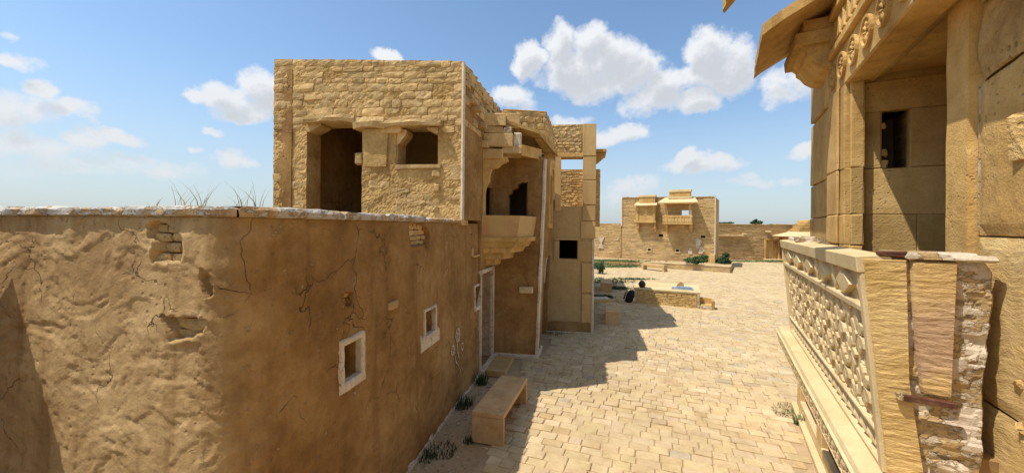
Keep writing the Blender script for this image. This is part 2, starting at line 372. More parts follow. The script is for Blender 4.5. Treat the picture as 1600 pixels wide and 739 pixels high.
def blades(base, n, hgt, spread, lean=.5, w=.006, seed=0):
    r = random.Random(seed); vs = []; fs = []
    for _ in range(n):
        a = r.uniform(0, 2 * pi); rr = spread * sqrt(r.random()); p = Vector(base) + Vector((cos(a) * rr, sin(a) * rr, 0))
        h = hgt * r.uniform(.45, 1.0); b = r.uniform(0, 2 * pi); ld_ = lean * r.uniform(.2, 1) * h; c = r.uniform(0, pi)
        d = Vector((cos(b), sin(b), 0)); s = Vector((cos(c), sin(c), 0)) * w; k = len(vs)
        for t in (0, .4, .75, 1):
            q = p + d * (ld_ * t * t) + Z_ * (h * (t - .25 * t * t * lean)); ww = 1 - t * .9
            vs += [q - s * ww, q + s * ww]
        for i in range(3): fs.append((k + 2 * i, k + 2 * i + 1, k + 2 * i + 3, k + 2 * i + 2))
    return vs, fs
def foliage(c, rad, n, size, seed=0, clumps=9):
    r = random.Random(seed); vs = []; fs = []; c = Vector(c)
    cl = []
    for _ in range(clumps):
        v = Vector((r.gauss(0, 1), r.gauss(0, 1), r.gauss(0, .8))).normalized() * r.uniform(.25, .85)
        cl.append((Vector((v.x * rad[0], v.y * rad[1], v.z * rad[2])), r.uniform(.22, .42)))
    for _ in range(n):
        cc, cr = r.choice(cl); v = Vector((r.gauss(0, 1), r.gauss(0, 1), r.gauss(0, 1))).normalized() * (r.random() ** .4) * cr
        p = c + cc + Vector((v.x * rad[0], v.y * rad[1], v.z * rad[2])) * 1.1
        if p.z < .01: p.z = .01 + r.random() * .05
        a = Vector((r.gauss(0, 1), r.gauss(0, 1), r.gauss(0, 1))).normalized(); b = a.orthogonal().normalized(); s = size * r.uniform(.6, 1.3)
        k = len(vs); vs += [p - a * s, p + b * s * .45, p + a * s, p - b * s * .45]; fs.append((k, k + 1, k + 2, k + 3))
    return vs, fs

# ================================================================== SETTING: ground
gv = [(-900, -900, -.03), (900, -900, -.03), (900, 1500, -.03), (-900, 1500, -.03)]
tag(obj('ground', (gv, [(0, 1, 2, 3)]), M['desert']), kind='structure')
SX_ = lambda Y: -2.30 + .2 * Y
# bedding sand of the courtyard, gently uneven
def sheet(x0, x1, y0, y1, res, zf):
    nx = int((x1 - x0) / res); ny = int((y1 - y0) / res); vs = []; fs = []
    for i in range(nx + 1):
        for j in range(ny + 1):
            x = x0 + (x1 - x0) * i / nx; y = y0 + (y1 - y0) * j / ny; vs.append((x, y, zf(x, y)))
    for i in range(nx):
        for j in range(ny): a = i * (ny + 1) + j; fs.append((a, a + ny + 1, a + ny + 2, a + 1))
    return vs, fs
tag(obj('courtyard_ground', sheet(-6, 34, 1, 46, .25, lambda x, y: (.019 if y > 3 and x > SX_(y) + .9 else 0) - .004 + .013 * nz((x, y, 0), 1.5, 3)), M['sand'], smooth=True), kind='structure')

SD = Vector((.1961, .9806, 0))            # direction of the left street front
SN = Vector((.9806, -.1961, 0))           # its outward normal
SX = lambda Y: -2.30 + .2 * Y             # X of the street front at Y
RT = Vector((.4819, .8762, 0)); RN = Vector((-.8762, .4819, 0))   # right building: along / outward
def R(s, d, z): return RT * s + RN * d + Z_ * z
def RUV(px, py, d):       # pixel onto the plane d=const -> (s, z)
    P = HIT(px, py, RN * d, RN); return P.dot(RT), P.z
def RSV(px, py, s):       # pixel onto the plane s=const -> (d, z)
    P = HIT(px, py, RT * s, RT); return P.dot(RN), P.z

# paving: rows of cut stone
PE = Vector((.935, -.355, 0)); PF = Vector((.355, .935, 0))
TERR_A = Vector((7.3, 32.6, 0)); TERR_B = Vector((15.6, 27.4, 0))
def paved(p):
    x, y = p.x, p.y
    s = p.dot(RT); d = p.dot(RN)
    if y < 3.6: return False
    if s < 8.7 and d < -1.0: return False
    if y < 6.9 and x < SX(y) + .95: return False
    if 6.9 <= y < 9.5 and x < SX(y) + .85: return False
    if 9.5 <= y < 11.4 and x < .9 + .2 * (y - 9.4): return False
    if y >= 11.4 and x < 2.75 + .2 * (y - 11.4): return False
    if x > 24 or y > 37: return False
    t = (p - TERR_A); tn = Vector((TERR_B.y - TERR_A.y, -(TERR_B.x - TERR_A.x), 0)).normalized()
    if x < 15.9 and t.dot(tn) < .15: return False
    return True
pav = tag(bpy.data.objects.new('courtyard_paving', None), kind='structure'); COL.objects.link(pav); ORG[pav] = O_
cells = []
rr = random.Random(3)
f = -4.0
while f < 44:
    rh = rr.uniform(.165, .19); e = -16 + rr.uniform(0, .3)
    while e < 26:
        w = rr.choice((.19, .23, .26, .28, .30, .34)) * rr.uniform(.92, 1.08)
        c = PE * (e + w / 2) + PF * (f + rh / 2)
        if paved(c): cells.append((e, e + w, f, f + rh))
        e += w
    f += rh
def paver(c):
    e0, e1, f0, f1 = c; g = rr.uniform(.003, .008); sk = .45 * noise.noise(Vector((e0 * .35, f0 * .35, 2.2)))
    zt = .028 + .012 * rr.random() + .02 * noise.noise(Vector((e0 * .5, f0 * .5, 0))); vs = []
    tl = [rr.uniform(-.006, .006) for _ in range(2)]
    wav = lambda e, f: .012 * noise.noise(Vector((e * .6, f * .25, 5)))
    cs = [(e0 + g, f0 + g), (e1 - g, f0 + g), (e1 - g, f1 - g), (e0 + g, f1 - g)]
    # eight-sided outline with knocked-off corners
    out = []
    for k in range(4):
        a = cs[k - 1]; b = cs[k]; c_ = cs[(k + 1) % 4]
        for q in (a, c_):
            L_ = math.hypot(q[0] - b[0], q[1] - b[1]); ch = rr.uniform(.004, .020) / max(L_, .05)
            out.append((b[0] + (q[0] - b[0]) * ch + rr.uniform(-.004, .004), b[1] + (q[1] - b[1]) * ch + rr.uniform(-.004, .004)))
    cx = (e0 + e1) / 2; cy = (f0 + f1) / 2
    for sc_, dz in ((1.0, -.05), (1.0, -.010), (.93, 0)):
        for (e, f_) in out:
            ee = cx + (e - cx) * (sc_ if sc_ == 1 else 1 - .011 / max(.05, abs(e - cx))); ff = cy + (f_ - cy) * (sc_ if sc_ == 1 else 1 - .011 / max(.05, abs(f_ - cy)))
            vs.append(PE * ee + PF * (ff + wav(ee, ff)) + Z_ * (zt + dz + tl[0] * (e - cx) / .15 + tl[1] * (f_ - cy) / .1))
    n = 8; fs = [(tuple(range(16, 24)))]
    for l in (0, 1):
        for i in range(n): fs.append((l * n + i, l * n + (i + 1) % n, (l + 1) * n + (i + 1) % n, (l + 1) * n + i))
    v = rr.gauss(1, .035) * (1 + .10 * noise.noise(Vector((e0 * .4, f0 * .4, 9)))); q = rr.random()
    if q < .04: t = (v * .86, v * .93, v * 1.05)
    elif q < .08: t = (v * 1.12, v * 1.14, v * 1.2)
    elif q < .16: t = (v * .95, v * .90, v * .82)
    else: t = (v, v * rr.uniform(.97, 1.02), v * rr.uniform(.92, 1.04))
    t = tuple(min(1.35, x) for x in t)
    return vs, fs, [t] * len(vs)
def size_in_view(c):
    p = PE * ((c[0] + c[1]) / 2) + PF * ((c[2] + c[3]) / 2)
    if p.y < 1: return 0
    px = 800 + 600 * p.x / p.y; py = 353 + 600 * H / p.y
    if px < 560 or px > 1330 or py > 760: return 0
    return (c[1] - c[0]) * (c[3] - c[2]) / p.y ** 3
cells.sort(key=size_in_view, reverse=True)
for c in cells[:300]:
    v, f_, t = paver(c); obj('paving_stone', (v, f_), M['paver'], pav, org=v[16], tone=t)
AV = []; AF = []; AT = []
for c in cells[300:]:
    v, f_, t = paver(c); k = len(AV); AV += v; AT += t; AF += [tuple(i + k for i in q) for q in f_]
tag(obj('paving_stones', (AV, AF), M['paver'], pav, tone=AT), kind='stuff')

# ================================================================== LEFT: mud wall beside the lane
CORN = Vector((-1.80, 2.47, 0)); LEFTDIR = Vector((-.9703, .2419, 0)); RAD = .30
# path: from far left to the corner (arc) and then along the street
def corner_path():
    d0 = -LEFTDIR; d1 = SD; ang = math.acos(max(-1, min(1, d0.dot(d1)))); tl = RAD * tan(ang / 2)
    A = CORN - d0 * tl; B = CORN + d1 * tl; nA = Vector((-.2419, -.9703, 0)); Cn = A - nA * RAD
    LA = 3.3; LC = RAD * ang; LB = (8.18 - B.y) / SD.y
    a0 = atan2(nA.y, nA.x); a1 = atan2(SN.y, SN.x)
    def fr_(u):
        if u < LA: return A - d0 * (LA - u), nA
        if u < LA + LC:
            t = (u - LA) / LC; a = a0 + (a1 - a0) * t; n = Vector((cos(a), sin(a), 0)); return Cn + n * RAD, n
        return B + d1 * (u - LA - LC), SN
    return fr_, LA, LC, LB, A, B, nA
pf, LA, LC, LB, PA, PB, NA = corner_path()
BAT = .02
def on_left(px, py):
    P = HIT(px, py, PA, NA, BAT); return LA - (PA - P).dot(-LEFTDIR), P.z
def on_street(px, py):
    P = HIT(px, py, PB, SN, BAT); return LA + LC + (P - PB).dot(SD), P.z
mudwall = thing('mud_wall', (-1.8, 4.5, 0), 'long brown mud-plastered wall with three small white-framed windows beside the lane', 'wall')
def poly(fn, pts): return [fn(*p) for p in pts]
HOLES = [poly(on_left, [(230, 352), (246, 346), (258, 350), (272, 362), (284, 372), (282, 408), (238, 410), (240, 375), (232, 370)]),
         poly(on_left, [(313, 415), (322, 425), (334, 440), (334, 462), (322, 470), (313, 452)]),
         poly(on_left, [(250, 492), (262, 496), (318, 500), (324, 503), (316, 520), (300, 527), (264, 531), (262, 520)]),
         poly(on_street, [(641, 350), (662, 348), (671, 366), (668, 388), (662, 382), (643, 386), (640, 372)]),
         poly(on_street, [(537, 458), (550, 457), (549, 478), (544, 480), (538, 472)])]
def sdpoly(p, pg):
    x, y = p; ins = False; dm = 9
    for i in range(len(pg)):
        x1, y1 = pg[i - 1]; x2, y2 = pg[i]
        if (y1 > y) != (y2 > y) and x < (x2 - x1) * (y - y1) / (y2 - y1) + x1: ins = not ins
        dx, dy = x2 - x1, y2 - y1; t = max(0, min(1, ((x - x1) * dx + (y - y1) * dy) / (dx * dx + dy * dy + 1e-9)))
        dm = min(dm, math.hypot(x - x1 - dx * t, y - y1 - dy * t))
    return -dm if ins else dm
HB = [(min(p[0] for p in h) - .15, max(p[0] for p in h) + .15, min(p[1] for p in h) - .15, max(p[1] for p in h) + .15) for h in HOLES]
def mud_disp(u, z):
    p = Vector((u, z, 0))
    k = .60 if u < LA else max(.40, .60 - (u - LA) / .9)          # the weathered end is lumpier
    d = .013 * noise.fractal(p * 1.0, .9, 2, 3) * k
    w = Vector((noise.noise(p * 1.7 + Vector((5, 0, 0))), noise.noise(p * 1.7 + Vector((0, 9, 0))), 0)) * .25
    q = p + w
    for (fx, fy, th, dep, sd) in ((1.0, 1.9, .06, .011, 3), (1.6, 3.0, .16, .008, 11), (2.4, 4.2, .24, .006, 23), (.8, 1.4, -.25, .010, 37)):
        a = noise.fractal(Vector((q.x * fx, q.y * fy, sd)), .75, 2.15, 5)
        d -= dep * min(1, max(0, (a - th) / .035)) * k
    d += .005 * noise.fractal(Vector((q.x * 4, q.y * 7, 7)), .7, 2.2, 5) * k
    d += (.0035 * noise.noise(p * 19) + .0028 * noise.noise(p * 41)) * k
    if u > LA + .6: d += .004 * noise.noise(p * 6)
    for h, b in zip(HOLES, HB):
        if b[0] < u < b[1] and b[2] < z < b[3]:
            s = sdpoly((u, z), h) + .016 * noise.noise(p * 14)
            if s < .0: d -= .12 * min(1, -s / .010)
            elif s < .07: d += .012 * (1 - s / .07)
    return d
def wrect(px0, px1, yl0, yl1, yr0, yr1):   # window px edges; left edge y range, right edge y range
    u0, za = on_street(px0, yl0); _, zb = on_street(px0, yl1); u1, zc = on_street(px1, yr0); _, zd = on_street(px1, yr1)
    return (u0, u1, (zb + zd) / 2, (za + zc) / 2)
WIN = [wrect(536, 564, 540, 598, 527, 586), wrect(664, 680, 487, 526, 480, 517), wrect(742, 750, 449, 482, 445, 477)]
WTOP = 3.24
splitu = LA + LC + .9
# two sheets of one wall would break it; one mesh, finer near the camera end through one resolution
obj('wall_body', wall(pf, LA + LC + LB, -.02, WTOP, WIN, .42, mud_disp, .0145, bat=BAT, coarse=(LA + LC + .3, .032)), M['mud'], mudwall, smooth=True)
# bricks inside the broken places
def bricks_in(h, face, rows):
    b = (min(p[0] for p in h), max(p[0] for p in h), min(p[1] for p in h), max(p[1] for p in h))
    z = b[2] + .003; row = 0
    while z < b[3] - .02:
        rh = random.uniform(.055, .085); u = b[0] - random.uniform(0, .1)
        while u < b[1]:
            w = random.uniform(.12, .2); P, n = face((u + w / 2)); ex = SD if face is street_face else -LEFTDIR
            cu = (u + w / 2, z + rh / 2)
            if sdpoly(cu, h) < .03:
                P0 = P - ex * (u + w / 2) - n * (BAT * z + random.uniform(.065, .10))
                obj('brick', stone(P0, ex, n, u + .004, u + w - .006, z + .003, z + rh - .005, random.uniform(.010, .03), .05, .015, 3, 2), M['tower'], mudwall, org=P + Z_ * z)
            u += w
        z += rh
def left_face(u): return pf(min(u, LA - .001))
def street_face(u): return pf(max(u, LA + LC + .001))
for i, h in enumerate(HOLES): bricks_in(h, left_face if i < 3 else street_face, 3)
# window frames: hand-laid whitewashed rims and the boxes behind
def rim(name, w, t, seed, parent, crown=False):
    r = random.Random(seed); u0, u1, z0, z1 = w; vs = []; fs = []
    lo_t = t * 1.5
    def ringpt(k, outer):
        n = 40; q = k / n * 4; side = int(q) % 4; f_ = q - int(q)
        o = 1 if outer else -.12; jt = t * r.uniform(-.10, .10)
        a0, a1, b0, b1 = (u0 - t * o, u1 + t * o, z0 - (lo_t if outer else t) * o, z1 + t * o)
        if side == 0: p = (a0 + (a1 - a0) * f_, b0 + jt)
        elif side == 1: p = (a1 + jt, b0 + (b1 - b0) * f_)
        elif side == 2: p = (a1 + (a0 - a1) * f_, b1 + jt)
        else: p = (a0 + jt, b1 + (b0 - b1) * f_)
        return p
    n = 40
    rings = [[ringpt(k, True) for k in range(n)], [ringpt(k, False) for k in range(n)]]
    rings = [rings[0], [(a[0] * .82 + b[0] * .18, a[1] * .82 + b[1] * .18) for a, b in zip(*rings)], [(a[0] * .2 + b[0] * .8, a[1] * .2 + b[1] * .8) for a, b in zip(*rings)], rings[1], rings[1]]
    offs = [-.02, .018, .020, .006, -.06]
    for rg, of in zip(rings, offs):
        for (u, z) in rg:
            P, nn = pf(u); vs.append(Vector((P.x, P.y, z)) + nn * (of - BAT * z + r.uniform(-.002, .002)))
    for l in range(4):
        for i in range(n): fs.append((l * n + i, l * n + (i + 1) % n, (l + 1) * n + (i + 1) % n, (l + 1) * n + i))
    parts = [(vs, fs)]
    if crown:   # painted band of spikes under the second window
        zb = z0 - lo_t * 2.6; zt = z0 - lo_t * .2; ua = u0 - t * 3.6; ub = u1 + t * 3.0; k = 13
        pts = [(ua, zb), (ub, zb)]
        for i in range(k, -1, -1):
            x = ua + (ub - ua) * i / k; pts.append((x, zt + (.055 if i % 2 == 0 else 0) * r.uniform(.5, 1.1) * (1.6 if x < u0 - t or x > u1 + t else .1)))
        P, nn = pf((ua + ub) / 2)
        O = P - SD * ((ua + ub) / 2) - nn * (BAT * zb)
        parts.append(prism(pts, SD, Z_, nn, O, -.03, .012))
    return obj(name, join(*parts), M['white'], parent)
for i, w in enumerate(WIN):
    fo = rim('window_frame', w, (.062, .045, .05)[i], i, mudwall, i == 1)
    P, nn = pf((w[0] + w[1]) / 2); O = P - SD * ((w[0] + w[1]) / 2)
    a, b, c, d = w; g = .02
    # recess box: five faces deep inside the wall
    q = [O + SD * u + nn * k + Z_ * z for k in (-.10, -1.0) for (u, z) in ((a - g, c - g), (b + g, c - g), (b + g, d + g), (a - g, d + g))]
    obj('window_recess', (q, [(4, 5, 6, 7), (0, 4, 7, 3), (1, 2, 6, 5), (3, 7, 6, 2), (0, 1, 5, 4)]), M['interior'], mudwall)  # darker mud, the shade of the recess is put into its colour
# coping
u = 0; ci = 0; joints = [0, LA - 2.05, LA - .75, LA + LC * .55, LA + LC + .9, LA + LC + 1.7, LA + LC + 2.8, LA + LC + 3.9, LA + LC + 4.62]
for a, b in zip(joints, joints[1:]):
    vs = []; fs = []; k = max(3, int((b - a) / .05)); hh = random.uniform(.068, .085)
    ring = [(-.46, 0), (.0, 0), (.028, .012), (.034, .05), (.022, hh - .008), (.0, hh), (-.46, hh)]
    for i in range(k + 1):
        uu = a + .008 + (b - a - .016) * i / k; P, n = pf(uu)
        for j, (o, z) in enumerate(ring):
            w_ = noise.noise(Vector((uu * 6, j * 3.1, 1))) + .35 * noise.noise(Vector((uu * 17, j * 1.1, 4))); e = .7 if i in (0, k) else 1
            hi = z * e + (.010 * w_ if j > 2 else 0) + (.018 * noise.noise(Vector((uu * 1.3, 0, 8))) if j > 3 else 0)
            vs.append(Vector((P.x, P.y, 0)) + n * (o - BAT * WTOP + (.012 * w_ if 0 < j < 5 else 0)) + Z_ * (WTOP + hi))
    m = len(ring)
    for i in range(k):
        for j in range(m): fs.append((i * m + j, (i + 1) * m + j, (i + 1) * m + (j + 1) % m, i * m + (j + 1) % m))
    fs += [tuple(range(m)), tuple(k * m + j for j in reversed(range(m)))]
    obj('coping_stone', (vs, fs), M['coping'], mudwall, org=vs[0])
# painted flower on the wall
def ringp(cu, cz, r0, r1, n=18, ph=0, wob=.0):
    vs = []; fs = []
    for i in range(n):
        a = 2 * pi * i / n + ph
        for r_ in (r0, r1):
            rr_ = r_ * (1 + wob * cos(6 * a)); uu = cu + cos(a) * rr_; zz = cz + sin(a) * rr_
            P, nn = pf(uu); vs.append(Vector((P.x, P.y, zz)) + nn * (.014 - BAT * zz + mud_disp(uu, zz)))
    for i in range(n): k = (i + 1) % n; fs.append((2 * i, 2 * i + 1, 2 * k + 1, 2 * k))
    return vs, fs
def strokep(pts, w):
    vs = []; fs = []
    for i, (uu, zz) in enumerate(pts):
        a = pts[min(i + 1, len(pts) - 1)]; b = pts[max(i - 1, 0)]; d = Vector((a[0] - b[0], a[1] - b[1])); d.normalize(); ww = w * (1 if 0 < i < len(pts) - 1 else .3)
        for s in (-1, 1):
            x = uu - d.y * ww * s; y = zz + d.x * ww * s; P, nn = pf(x); vs.append(Vector((P.x, P.y, y)) + nn * (.014 - BAT * y + mud_disp(x, y)))
    for i in range(len(pts) - 1): fs.append((2 * i, 2 * i + 1, 2 * i + 3, 2 * i + 2))
    return vs, fs
fw = []
for (x, y, r_) in ((715, 523, .125), (707, 547, .09), (722, 541, .075)):
    cu, cz = on_street(x, y); fw.append(ringp(cu, cz, r_ * .74, r_, wob=.06)); fw.append(ringp(cu, cz, r_ * .12, r_ * .28))
    for k in range(6):
        a = k * pi / 3; fw.append(strokep([(cu + cos(a) * r_ * .3, cz + sin(a) * r_ * .3), (cu + cos(a + .2) * r_ * .55, cz + sin(a + .2) * r_ * .55), (cu + cos(a) * r_ * .85, cz + sin(a) * r_ * .85)], r_ * .14))
fl = obj('painted_flower', join(*fw), M['paint_w'], mudwall); fl['label'] = 'white painted flowers on the mud wall'
st_ = []
for pts in ([(714, 535), (714, 548), (717, 560), (714, 568)], [(719, 548), (722, 556), (718, 566)], [(711, 556), (712, 566), (717, 571)], [(716, 572), (719, 578), (715, 588)], [(719, 572), (723, 577)]):
    st_.append(strokep([on_street(*p) for p in pts], .017))
obj('painted_stem', join(*st_), M['paint_w'], mudwall)
pt = [on_street(*p) for p in ((713, 583), (719, 581), (718, 600), (711, 612))]
P, nn = pf(pt[0][0]); obj('painted_pot', join(*[strokep([pt[0], pt[3]], .012), strokep([pt[1], pt[2]], .012), strokep([((pt[0][0] + pt[1][0]) / 2, pt[0][1]), ((pt[2][0] + pt[3][0]) / 2, pt[3][1])], .016)]), M['paint_r'], mudwall)
# low whitewashed skirting where the wall meets the ground
sk = []
for i in range(24):
    u0_ = LA + LC + 1.9 + i * .16; P, n = pf(u0_); hh = random.uniform(.03, .10)
    sk.append(stone(P - SD * u0_ , SD, n, u0_, u0_ + .165, 0, hh, .012, .05, .01, 2, 1))
obj('skirting', join(*sk), M['white'], mudwall)
# protruding stone and loose plaster knob in the wall
uu, zz = on_street(613, 477); P, n = pf(uu)
obj('protruding_stone', stone(P - SD * uu - n * (BAT * zz), SD, n, uu - .11, uu + .10, zz - .045, zz + .05, .03, .05, .02), M['tower'], mudwall)

# the wing of the same compound that closes the left side (it throws the shadow on the wall's left end)
wing = thing('compound_wall', (-4.1, 0, 0), 'high mud wall at the left end of the lane wall, just outside the view', 'wall')
wf = line_frame(Vector((-4.50, -4, 0)), Vector((.030, .9995, 0)), Vector((.9995, -.030, 0)))
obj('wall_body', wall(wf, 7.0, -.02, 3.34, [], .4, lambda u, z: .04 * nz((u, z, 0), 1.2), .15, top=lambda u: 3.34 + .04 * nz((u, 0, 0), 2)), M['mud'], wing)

# ================================================================== LEFT: stone house (tower room, jharokha balcony, portico)
C0 = Vector((-.906, 6.97, 0)); TE = Vector((.9903, -.1392, 0)); TN = Vector((-.1392, -.9903, 0)); TWID = 3.80
TL = C0 - TE * TWID
house = thing('stone_house', (-1.5, 8.5, 0), 'two-storey ruined stone house with square openings and a small balcony above its doorway', 'house')
def FT(px, py):
    P = HIT(px, py, C0, TN); return (P - TL).dot(TE), P.z
def TPT(u, d, z): return TL + TE * u + TN * d + Z_ * z
zL = FT(427, 93)[1]; zR = FT(722, 96)[1]
topf = lambda u: zL + (zR - zL) * u / TWID
a0, zt0 = FT(480, 193); a1, zb0 = FT(565, 327); b0, zt1 = FT(619, 199); b1, zb1 = FT(684, 259)
TH = [(a0, a1, 3.1, (zt0 + .02)), (b0, b1, zb1, zt1)]
def tdisp(u, z):
    return .016 * noise.fractal(Vector((u * 3, z * 4, 1)), .8, 2.1, 4) + .016 * abs(noise.noise(Vector((u * 12, z * 16, 2)))) + .008 * noise.noise(Vector((u * 30, z * 34, 2)))
obj('front_wall', wall(line_frame(TL, TE, TN), TWID, 3.2, zR, TH, .42, tdisp, .032, top=topf), M['towermud'], house)
# front stones, course by course
z = 3.22; rowi = 0; nst = 0
rs = random.Random(11)
while True:
    rh = rs.choice((.09, .11, .125, .135, .145, .16)); frac = (z - 3.0) / (zR - 3.0)
    if z + rh > zR - .03: rh = zR - z
    if rh < .05: break
    u = -rs.uniform(0, .01); 
    while u < TWID - .02:
        w = rs.uniform(.17, .46); 
        if u + w > TWID - .14: w = TWID - u
        lift = (topf(u + w / 2) - zR) * max(0, (z - 4.9)) / (zR - 4.9)
        lift2 = (topf(u + w / 2) - zR) * max(0, (z + rh - 4.9)) / (zR - 4.9)
        z0_, z1_ = z + lift, z + rh + lift2
        blocked = any(not (u + w < h[0] + .0 or u > h[1] - .0 or z1_ < h[2] or z0_ > h[3] + .02) for h in TH)
        low = z < 4.95
        edge_ok = not blocked
        if blocked:   # trim the stone against the opening
            for h in TH:
                if not (z1_ < h[2] or z0_ > h[3] + .02):
                    if u < h[0] < u + w and h[0] - u > .09: w = h[0] - u; edge_ok = True
                    elif h[0] <= u < h[1] < u + w: u = h[1]; w = max(.1, w - .1); edge_ok = u + w < TWID + .01
        keep = rs.random() < (.97 if not low else .42)
        if not low and noise.noise(Vector((u * 1.3 + 3, z * 1.9, 4))) < -.42: keep = keep and rs.random() < .5
        if edge_ok and keep and w > .07:
            pr = rs.uniform(.008, .026) if not low else rs.uniform(.002, .010)
            g = rs.uniform(.001, .007)
            obj('stone', stone(TL, TE, TN, u + g, min(TWID - .002, u + w - g), z0_ + g, z1_ - g * .6, pr, .07, .013, 5, 3), M['tower'], house, org=TPT(u, 0, z0_)); nst += 1
        u += w
    z += rh
    if z > zR - .02: break
# lintel slabs, corner brackets and the pier between the openings
def tslab(name, pxs, d0, d1, m='tower', bev=.015, jit=.012):
    (ua, zt), (ub, zb) = FT(*pxs[0]), FT(*pxs[1])
    return obj(name, frame_box(TL, TE, TN, Z_, (ua, ub), (d0, d1), (zb, zt), bev, jit), M[m], house)
def rough_slab(name, ua, ub, z0, z1, d0, d1, m, parent=house):
    nx = max(4, int((ub - ua) / .08)); vs = []; fs = []
    ring = [(d0, z0), (d1 - .02, z0), (d1, (z0 + z1) / 2), (d1 - .02, z1), (d0, z1)]
    for i in range(nx + 1):
        u = ua + (ub - ua) * i / nx
        for j, (d, z_) in enumerate(ring):
            k = noise.noise(Vector((u * 5, j * 2.3, z0 * 7)))
            vs.append(TPT(u, d + (.03 * k if 0 < j < 4 else 0), z_ + (.018 * k if j in (1, 2, 3) else 0) + .02 * sin((u - ua) / (ub - ua) * pi)))
    m_ = len(ring)
    for i in range(nx):
        for j in range(m_): fs.append((i * m_ + j, (i + 1) * m_ + j, (i + 1) * m_ + (j + 1) % m_, i * m_ + (j + 1) % m_))
    fs += [tuple(range(m_)), tuple(nx * m_ + j for j in reversed(range(m_)))]
    return obj(name, (vs, fs), M[m], parent)
rough_slab('lintel', FT(484, 0)[0], FT(562, 0)[0], FT(520, 194)[1], FT(520, 184)[1], -.40, .17, 'tower')
rough_slab('lintel', FT(600, 0)[0], FT(694, 0)[0], FT(650, 200)[1], FT(650, 191)[1], -.40, .15, 'tower')
rough_slab('capital', FT(559, 0)[0], FT(607, 0)[0], FT(580, 203)[1], FT(580, 187)[1], -.30, .15, 'tower')
tslab('capital_block', ((598, 190), (628, 208)), -.36, .06)
tslab('pier', ((569, 203), (606, 262)), -.30, .045, 'towermud', .02, .018); tslab('pier', ((607, 207), (621, 261)), -.38, -.03, 'tower', .015, .015)
def bracket(u0_, u1_, z1, z0, flip, d0=-.3, d1=.03):
    pts = [(0, 0), (0, -.8), (.30, -.72), (1, -.22), (1, 0)]
    w = (u1_ - u0_); pts = [((u0_ + w * p) if not flip else (u1_ - w * p), z1 + (z1 - z0) * q) for p, q in pts]
    return prism(pts, TE, Z_, TN, TL, d0, d1)
ua, zz1 = FT(480, 194); ub, zz0 = FT(503, 210); obj('bracket', bracket(ua, ub, zz1, zz0, False), M['tower'], house)
ua, zz1 = FT(668, 200); ub, zz0 = FT(685, 212); obj('bracket', bracket(ua, ub, zz1, zz0, True), M['tower'], house)
ua, zz1 = FT(618, 203); ub, zz0 = FT(634, 232); obj('bracket', bracket(ua, ub, zz1, zz0, False, -.32, -.02), M['tower'], house)
tslab('loose_stone', ((555, 239), (567, 257)), -.1, .03, 'tower', .02, .01)
tslab('window_ledge', ((618, 258), (690, 264)), -.4, .05, 'tower', .012, .008)
for (p, q) in (((676, 266), (688, 276)), ((678, 288), (688, 300)), ((676, 322), (686, 330))): tslab('chipped_stone', (p, q), -.05, .05, 'tower', .02, .015)
# whitewashed line on the corner
vs = []; fs = []; zs_ = [3.3 + (zR - 3.35) * i / 40 for i in range(41)]
for i, z in enumerate(zs_):
    w = .022 + .012 * noise.noise(Vector((z * 3, 1, 1))); P = C0 + Z_ * z
    for (o, q) in ((-w, .008), (-w, .045), (.012, .055), (.030, .010), (.03, -w)):
        vs.append(P + TE * o + TN * q)
for i in range(40):
    for j in range(4): fs.append((i * 5 + j, (i + 1) * 5 + j, (i + 1) * 5 + j + 1, i * 5 + j + 1))
obj('corner_trim', (vs, fs), M['white'], house)
# side wall of the upper room along the street, with the black opening behind the balcony
SW0 = Vector((C0.x, C0.y, 0))
def FS(px, py):
    P = HIT(px, py, SW0, SN); return (P - SW0).dot(SD), P.z
so0 = FS(757, 290); so1 = FS(771, 336)
sdisp = lambda u, z: .012 * noise.fractal(Vector((u * 2.5, z * 2.5, 9)), .8, 2.1, 4)
obj('side_wall', wall(line_frame(SW0, SD, SN), 4.7, 3.30, zR - .02, [(so0[0], so1[0], 3.38, so0[1])], .10, sdisp, .07), M['mud'], house)
rs = random.Random(5)
z = zR - .02
for rowi in range(9):
    rh = rs.choice((.12, .14, .16)); u = .06
    lim = 4.2 if rowi < 4 else (2.0 - .3 * (rowi - 4))
    while u < lim:
        w = rs.uniform(.2, .42); g = .008
        if rs.random() < .92 - .06 * rowi: obj('stone', stone(SW0, SD, SN, u + g, u + w - g, z - rh + g, z - g, rs.uniform(.018, .04), .05, .02, 3, 2), M['tower'], house, org=SW0 + SD * u + Z_ * (z - rh))
        u += w
    z -= rh
# parapet lumps along the side top
for i in range(13):
    u = .3 + i * .33; obj('parapet_stone', stone(SW0 - SN * .15, SD, SN, u, u + .3, zR - .04, zR + .02 + .03 * rs.random(), .17, .2, .02, 3, 2), M['tower'], house, org=SW0 + SD * u + Z_ * zR)
# small iron-age sockets: projecting corbel stones on the side wall
for (x, y, w, h, pr) in ((733, 160, .12, .09, .16), (736, 171, .16, .10, .22), (752, 197, .18, .12, .12), (755, 226, .16, .16, .12)):
    u, z = FS(x, y); obj('corbel_stone', frame_box(SW0, SD, SN, Z_, (u - w / 2, u + w / 2), (-.1, pr), (z - h / 2, z + h / 2), .015, .01), M['tower'], house)
